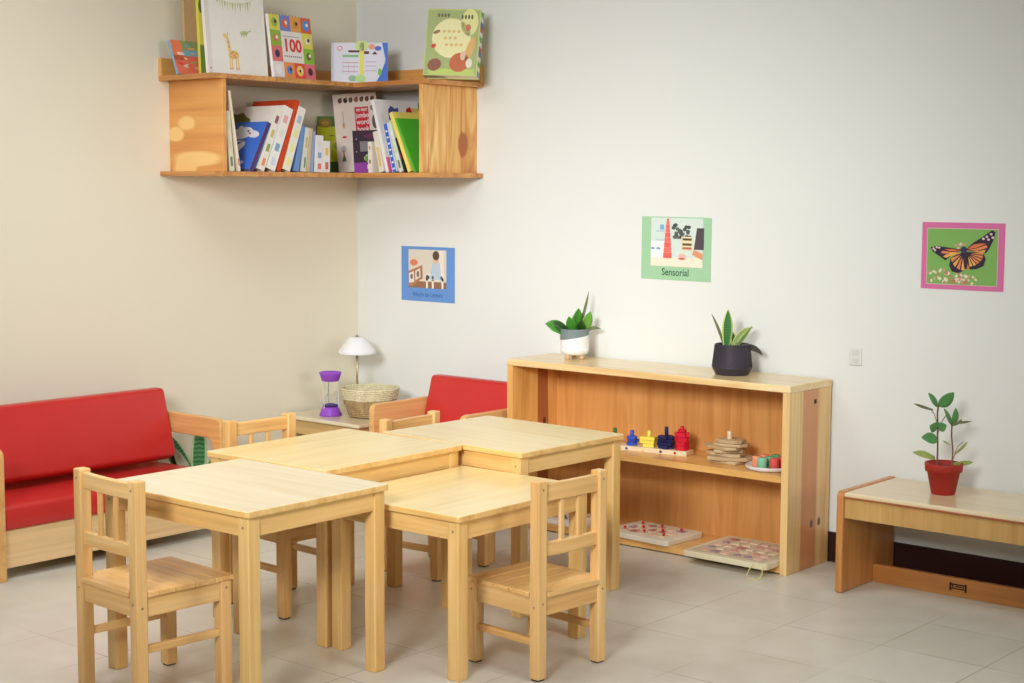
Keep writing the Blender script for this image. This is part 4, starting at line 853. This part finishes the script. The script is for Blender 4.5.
def art_purple(mb, w, h):
    mb.rect(0, w, 0, h * .24, F((148, 52, 158)), y1); mb.rect(w * .22, w * .82, h * .50, h * .74, F((130, 124, 126)), y1)
    mb.ell(w * .55, h * .34, w * .22, h * .10, F((190, 216, 150)), y2); mb.rect(w * .36, w * .5, h * .27, h * .4, F((110, 150, 70)), y3); mb.ell(w * .6, h * .86, w * .24, h * .06, F((96, 30, 70)), y2)
    for x, z in ((.12, .8), (.1, .5), (.9, .44), (.88, .84)): mb.ell(w * x, h * z, .003, .003, F((170, 150, 180)), y2, n=8)
    mb.rect(w * .42, w * .66, h * .08, h * .18, F((228, 214, 228)), y2)
book('dark plum book with a violet foot propped in front of the word book', (.238, -.246, 0), (.76, .65, .05), (-.05, -.03, 1), .135, .178, .016, (58, 34, 52), art=art_purple, floor_z=SB)

# --- right wing, spines outward, leaning left
def art_splash(mb, w, h):
    mb.poly([(w * .28, h * .86), (w * .36, h * .92), (w * .44, h * .88), (w * .52, h * .90), (w * .50, h * .78), (w * .55, h * .68), (w * .44, h * .70), (w * .38, h * .64), (w * .34, h * .72), (w * .26, h * .72)], F((72, 84, 150)), y1)
    mb.ell(w * .52, h * .56, w * .15, h * .06, F((206, 50, 130)), y1); mb.poly([(w * .62, h * .72), (w * .86, h * .74), (w * .80, h * .92), (w * .70, h * .88)], F((196, 28, 44)), y2)
    mb.rect(w * .0, w * .7, 0, h * .2, F((240, 110, 160)), y1); mb.rect(w * .1, w * .6, h * .1, h * .13, F((246, 160, 110)), y2)
    mb.rect(w * .7, w, h * .84, h * .9, F((230, 200, 110)), y1)
right = [
    dict(label='small white storybook with a slim picture spine right of the plum book', th=1.5, h=.128, w=.13, t=.022, c=(236, 228, 210), x=.405, sp=[(236, 228, 210), (170, 120, 90), (236, 228, 210), (220, 160, 130)]),
    dict(label='cream book with an ochre edge leaning left beside the big white one', th=13, h=.172, w=.15, t=.026, c=(232, 224, 204), x=.475, sp=[(226, 190, 110)]),
    dict(label='large white book with blue and magenta splashes leaning left', th=16.5, h=.312, w=.26, t=.016, c=(236, 234, 230), x=.50, art=art_splash),
    dict(label='book with a blue chequered spine leaning on the splashed white book', th=15.5, h=.205, w=.20, t=.024, c=(232, 230, 226), spc=(66, 110, 206), sp=[(230, 236, 244), (60, 104, 200)] * 7, x=.55),
    dict(label='thin pale green and white book leaning left of the black one', th=19, h=.215, w=.20, t=.020, c=(214, 224, 204), sp=[(110, 120, 80), (200, 216, 170), (230, 232, 226)], x=.58),
    dict(label='thin black and red book leaning left of the yellow one', th=21, h=.150, w=.17, t=.010, c=(40, 30, 34), sp=[(30, 26, 30), (190, 40, 60), (30, 26, 30)], x=.6),
    dict(label='slanting yellow book beside the right end panel of the shelf', th=24, h=.265, w=.23, t=.018, c=(240, 222, 110), x=.62),
    dict(label='slanting green book leaning last in the right row', th=27, h=.245, w=.23, t=.010, c=(84, 186, 52), x=.64),
]
prev = None
for b in right:   # visible cover faces +X, local thickness goes towards -X
    th = rad(b['th']); tt = b['t'] / math.cos(th); hz = b['h'] * math.cos(th)
    lift = b['t'] * math.sin(th); xl = b['x'] - tt  # left face at the foot
    if prev is not None:   # stay clear of the right-hand cover of the book before
        for z in (0, min(hz + lift, prev[2])):
            xl = max(xl, prev[0] - z * math.tan(prev[1]) + z * math.tan(th) + .0012)
    xe = xl + tt; prev = (xe, th, hz + lift); xr = xe - lift * math.tan(th)
    def A(mb, w, h, b=b):
        if b.get('art'): b['art'](mb, w, h)
        if b.get('sp'): spine_art(mb, w, h, b['t'], b['sp'], 'L')
    book(b['label'], (xr, -.305, 0), (0, 1, 0), (-math.sin(th), 0, math.cos(th)), b['w'], b['h'], b['t'], b['c'], spine=b.get('spc'), art=A, spine_side='L', floor_z=SB)

# ------------------------------------------------------------------ posters and outlet
def poster(label, TL, TR, BL, art, col):
    TL, TR, BL = [Vector((a, -.0022, b)) for a, b in (TL, TR, BL)]
    X = (TR - TL); w = X.length; X.normalize(); Z = (TL - BL); h = Z.length; Z = (Z - X * Z.dot(X)).normalized(); Y = Z.cross(X)
    M = Matrix(((X.x, Y.x, Z.x, BL.x), (X.y, Y.y, Z.y, BL.y), (X.z, Y.z, Z.z, BL.z), (0, 0, 0, 1)))
    mb = MB(); mb.box(0, w, 0, .0014, 0, h, F(col, .35), .0003, 1); art(mb, w, h)
    return tag(mb.build('poster', M=M), label, 'poster', 'laminated posters on the back wall')
def art_corner(mb, w, h):
    x0, x1, z0, z1 = w * .14, w * .85, h * .245, h * .945
    mb.rect(x0, x1, z0, z1, F((222, 214, 196)), y1); mb.rect(x0, x1, z0, z0 + h * .12, F((150, 112, 84)), y1 - .0002)
    mb.poly([(x0, z0 + h * .02), (x0 + w * .08, z0 + h * .03), (x0 + w * .27, z0 + h * .18), (x0 + w * .26, z0 + h * .42), (x0, z0 + h * .30)], F((186, 126, 92)), y2)
    mb.poly([(x0 + w * .01, z0 + h * .08), (x0 + w * .11, z0 + h * .10), (x0 + w * .10, z0 + h * .30), (x0 + w * .01, z0 + h * .26)], F((232, 226, 210)), y3); mb.poly([(x0 + w * .13, z0 + h * .13), (x0 + w * .23, z0 + h * .2), (x0 + w * .22, z0 + h * .36), (x0 + w * .13, z0 + h * .31)], F((226, 220, 206)), y3)
    mb.ell(x0 + w * .06, z0 + h * .2, .008, .012, F((130, 110, 96)), y3 - .0003); mb.ell(x0 + w * .18, z0 + h * .25, .008, .014, F((140, 110, 92)), y3 - .0003)
    mb.ell(x0 + w * .10, z0 + h * .46, .024, .014, F((222, 134, 96)), y2)
    # white chair with a seated child in a pale blue dress
    cx = x0 + w * .52; wh = F((238, 230, 214))
    mb.poly([(cx - w * .08, z0 + h * .2), (cx + w * .14, z0 + h * .2), (cx + w * .14, z1), (cx - w * .04, z1 - h * .04)], wh, y2)
    for q in (-.17, -.06, .12): mb.rect(cx + w * q - w * .018, cx + w * q + w * .018, z0, z0 + h * .24, wh, y3)
    mb.poly([(cx - w * .19, z0 + h * .14), (cx + w * .14, z0 + h * .14), (cx + w * .13, z0 + h * .20), (cx - w * .18, z0 + h * .28)], wh, y3)
    mb.poly([(cx - w * .12, z0 + h * .16), (cx + w * .10, z0 + h * .16), (cx + w * .07, z0 + h * .48), (cx - w * .06, z0 + h * .48)], F((190, 208, 222)), y3 - .0003)
    mb.ell(cx, z0 + h * .54, w * .055, h * .09, F((226, 186, 160)), y3 - .0004); mb.ell(cx, z0 + h * .60, w * .062, h * .085, F((98, 76, 62)), y3 - .0007)
    for q in (-.14, -.06, .1): mb.ell(cx + w * q, z0 + h * .2, w * .022, h * .03, F((104, 100, 110)), y3 - .0006)
    mb.text('Rincón de Lectura', w * .5, h * .085, h * .125, F((52, 92, 160)), y1, sx=.80)
poster('blue bordered poster of a child on a white chair, below the corner shelf', (.279, 1.066), (.596, 1.066), (.277, .829), art_corner, (104, 152, 214))
def art_sens(mb, w, h):
    x0, x1, z0, z1 = w * .14, w * .885, h * .215, h * .985
    mb.rect(x0, x1, z0, z1, F((214, 226, 216)), y1); mb.rect(x0, x1, z0, z0 + h * .15, F((238, 230, 206)), y1 - .0002)
    for z in (.40, .54): mb.rect(x0 + w * .07, x0 + w * .2, z0 + h * z, z0 + h * (z + .03), F((190, 206, 214)), y2)
    mb.rect(x0 + w * .13, x0 + w * .19, z0 + h * .58, z0 + h * .66, F((120, 180, 214)), y3); mb.rect(x0, x0 + w * .2, z0 + h * .13, z0 + h * .40, F((240, 240, 238)), y2)
    for q in (.03, .11): mb.ell(x0 + w * q, z0 + h * .28, w * .03, h * .018, F((130, 160, 200)), y3)
    rn = random.Random(8)
    for k in range(26): mb.ell(x0 + w * rn.uniform(.29, .56), z0 + h * rn.uniform(.46, .66), w * .028, h * .028, F(rn.choice([(84, 90, 84), (104, 108, 100), (70, 76, 74)])), y2 - .00002 * k)
    # tower of ever smaller pink cubes
    n = 9
    for k in range(n):
        s = .060 * (1 - k / n * .85); zz = z0 + h * .13 + h * .63 * (1 - (1 - k / n) ** 1.25); zz2 = z0 + h * .13 + h * .63 * (1 - (1 - (k + 1) / n) ** 1.25)
        mb.rect(x0 + w * (.245 - s), x0 + w * (.245 + s), zz, zz2 - h * .003, F((240, 118, 104) if k % 2 else (236, 104, 92)), y3 - .0008)
    mb.poly([(x0 + w * .62, z0 + h * .28), (x0 + w * .76, z0 + h * .28), (x0 + w * .76, z0 + h * .62), (x0 + w * .66, z0 + h * .62)], F((86, 76, 80)), y3)
    mb.rect(x0 + w * .44, x0 + w * .60, z0 + h * .26, z0 + h * .48, F((232, 218, 170)), y2 - .0007)
    for z in (.28, .34, .42): mb.rect(x0 + w * .46, x0 + w * .59, z0 + h * z, z0 + h * (z + .035), F((96, 80, 62) if z > .3 else (190, 110, 84)), y3 - .0006)
    mb.poly([(x0 + w * .60, z0 + h * .20), (x0 + w * .745, z0 + h * .12), (x0 + w * .745, z0 + h * .22), (x0 + w * .62, z0 + h * .28)], F((230, 150, 110)), y3 - .0006)
    mb.ell(x0 + w * .46, z0 + h * .16, w * .055, h * .05, F((236, 190, 170)), y3); mb.ell(x0 + w * .45, z0 + h * .13, w * .05, h * .015, F((214, 96, 90)), y3 - .0003)
    mb.text('Sensorial', w * .5, h * .072, h * .16, F((44, 88, 66)), y1, sx=.90, bold=.0004)
poster('green bordered poster with a pink tower, above the bookcase', (1.569, 1.216), (1.887, 1.214), (1.569, .977), art_sens, (164, 206, 164))
def art_fly(mb, w, h):
    x0, x1, z0, z1 = w * .065, w * .925, h * .07, h * .915
    mb.rect(x0, x1, z0, z1, F((226, 196, 190)), y1); mb.rect(x0 + .002, x1 - .002, z0 + .002, z1 - .002, F((128, 178, 92)), y1 - .0002)
    rn = random.Random(6)
    for k in range(70):
        u = rn.random(); x = x0 + (x1 - x0) * (u * .70 + .01); z = z0 + h * (.03 + rn.random() * .24 * (1 - u * .55))
        mb.ell(x, z, w * .020, h * .020, F(rn.choice([(232, 214, 190), (214, 160, 130), (196, 122, 104), (240, 226, 200), (170, 150, 90)])), y2 - .000004 * k, rot=rn.random() * 3, n=7)
    for k in range(14): mb.ell(x0 + w * rn.uniform(.34, .52), z0 + h * rn.uniform(.52, .64), w * .018, h * .018, F(rn.choice([(226, 206, 180), (210, 150, 120)])), y2 - .000004 * k, n=7)
    bk, og, og2, yl = F((58, 42, 62)), F((226, 118, 66)), F((232, 140, 84)), F((236, 176, 84))
    def P(u, v): return (w * u, h * v)
    Y0 = y3
    fl = [(.52, .60), (.38, .62), (.20, .645), (.11, .625), (.14, .56), (.24, .48), (.30, .43), (.36, .50)]
    fr = [(.54, .60), (.62, .70), (.74, .80), (.85, .90), (.89, .87), (.87, .76), (.82, .62), (.78, .555), (.66, .565)]
    hl = [(.52, .57), (.44, .53), (.36, .47), (.345, .36), (.38, .27), (.46, .25), (.53, .29), (.55, .40)]
    hr = [(.55, .57), (.66, .57), (.76, .55), (.785, .47), (.76, .37), (.68, .32), (.60, .31), (.57, .40)]
    for k, wing in enumerate((fl, fr, hl, hr)):
        mb.poly([P(*q) for q in wing], bk, Y0 - .00003 * k)
    cn = [0]
    def cell(c, pts, lay=1): cn[0] += 1; mb.poly([P(*q) for q in pts], c, Y0 - .0003 * lay - .00002 * cn[0])
    cell(og, [(.49, .59), (.38, .605), (.28, .60), (.36, .57)]); cell(og2, [(.48, .575), (.36, .56), (.26, .575), (.24, .54), (.36, .53)]); cell(yl, [(.47, .56), (.38, .52), (.31, .47), (.27, .49), (.30, .52)])
    cell(og, [(.56, .61), (.63, .68), (.72, .70), (.79, .70), (.66, .63)]); cell(og2, [(.57, .60), (.66, .62), (.79, .68), (.80, .64), (.68, .59)]); cell(yl, [(.60, .585), (.70, .585), (.78, .61), (.77, .57), (.68, .57)])
    for q in ((.15, .605), (.19, .625), (.17, .58), (.22, .62)): mb.ell(w * q[0], h * q[1], .004, .0035, F((236, 206, 210)), Y0 - .0012, n=8)
    for q in ((.84, .84), (.79, .80), (.86, .79), (.81, .76), (.75, .77)): mb.ell(w * q[0], h * q[1], .005, .004, F((236, 200, 206)), Y0 - .0012, n=8)
    import itertools
    for k in range(6):
        a = PI * (1.02 + .12 * k); c = (.515, .545); r0, r1 = .05, .24
        cell(og2 if k % 2 else yl, [(c[0] + r0 * .7 * math.cos(a - .05), c[1] + r0 * math.sin(a - .05)), (c[0] + r1 * .66 * math.cos(a - .13), c[1] + r1 * 1.05 * math.sin(a - .13)), (c[0] + r1 * .66 * math.cos(a + .13), c[1] + r1 * 1.05 * math.sin(a + .13))])
        a = -PI * (.42 - .085 * k); c = (.565, .55)
        cell(yl if k < 2 else og2, [(c[0] + .04 * math.cos(a), c[1] + .05 * math.sin(a)), (c[0] + .19 * math.cos(a - .10), c[1] + .20 * math.sin(a - .10)), (c[0] + .19 * math.cos(a + .10), c[1] + .20 * math.sin(a + .10))])
    mb.ell(w * .54, h * .48, w * .026, h * .17, bk, Y0 - .0014, rot=.12); mb.ell(w * .52, h * .60, w * .038, h * .05, F((56, 56, 84)), Y0 - .0016)
poster('pink bordered poster of an orange butterfly, above the bench', (2.731, 1.2145), (3.021, 1.2145), (2.731, .9915), art_fly, (222, 116, 166))
t = thing('outlet_plate', 'small off-white electrical outlet plate on the wall above the bench end', 'outlet', (2.495, -.001, .741))
mb = MB(); mb.box(-.024, .024, -.005, 0, -.030, .030, F((224, 224, 216), .5), .002); mb.build('plate', t)
for z in (-.013, .013):
    mb = MB(); mb.box(-.012, .012, -.0065, -.0045, z - .009, z + .009, F((214, 214, 206), .5), .003); mb.build('socket', t)

# ------------------------------------------------------------------ light
def area(name, loc, rot, sx, sy, power, col=(1, 1, 1)):
    l = bpy.data.lights.new(name, 'AREA'); l.shape = 'RECTANGLE'; l.size = sx; l.size_y = sy; l.energy = power; l.color = col
    o = bpy.data.objects.new(name, l); o.location = loc; o.rotation_euler = rot; C.objects.link(o); return o
def aimed(name, loc, target, sx, sy, power, col, spread):
    d = Vector(target) - Vector(loc); o = area(name, loc, d.to_track_quat('-Z', 'Y').to_euler(), sx, sy, power, col); o.data.spread = rad(spread); return o
LC = (.985, 1, 1.03)
aimed('ceiling_light', (1.9, -2.0, 2.72), (1.9, -2.0001, 0), 1.4, 1.4, 14, LC, 130)
aimed('ceiling_light', (1.2, -2.6, 2.72), (1.2, -2.6001, 0), 1.2, 1.2, 30, LC, 170)
aimed('ceiling_light', (4.6, -2.0, 2.72), (4.6, -2.0001, 0), 1.2, 1.2, 27, LC, 170)
aimed('centre_pool_fill', (3.6, -5.4, 2.3), (1.3, -.5, .9), 1.2, 1.0, 25, LC, 50)  # added narrow beam out of view, brightens the centre of the back wall
aimed('side_fill', (7.3, -2.3, 1.6), (.5, -1.5, 1.0), 1.5, 1.3, 10, (1, 1, 1), 60)  # added fill from the far right, lifts the right-facing wood; not a real window
w = bpy.data.worlds.new('room_light'); bpy.context.scene.world = w; w.use_nodes = True
bg = w.node_tree.nodes['Background']; bg.inputs['Color'].default_value = (1, .985, .955, 1); bg.inputs['Strength'].default_value = .05

# ------------------------------------------------------------------ camera
cam = bpy.data.cameras.new('camera'); co = bpy.data.objects.new('camera', cam); C.objects.link(co)
cam.sensor_width = 36; cam.lens = 36 * 1574.1998 / 1024; cam.clip_start = .05
fw = Vector((-0.64559906, 0.75731337, -0.09837839)); r2 = Vector((0.76072773, 0.64905743, 0.00421601)); u2 = Vector((-0.06704607, 0.07211732, 0.99514015))
co.matrix_world = Matrix(((r2.x, u2.x, -fw.x, 5.12830689), (r2.y, u2.y, -fw.y, -4.94289583), (r2.z, u2.z, -fw.z, 1.32946086), (0, 0, 0, 1)))
sc = bpy.context.scene; sc.camera = co
vs = sc.view_settings; vs.view_transform = 'Standard'; vs.look = 'None'; vs.exposure = -0.24; vs.gamma = 1; vs.use_curve_mapping = False
bpy.context.view_layer.update()
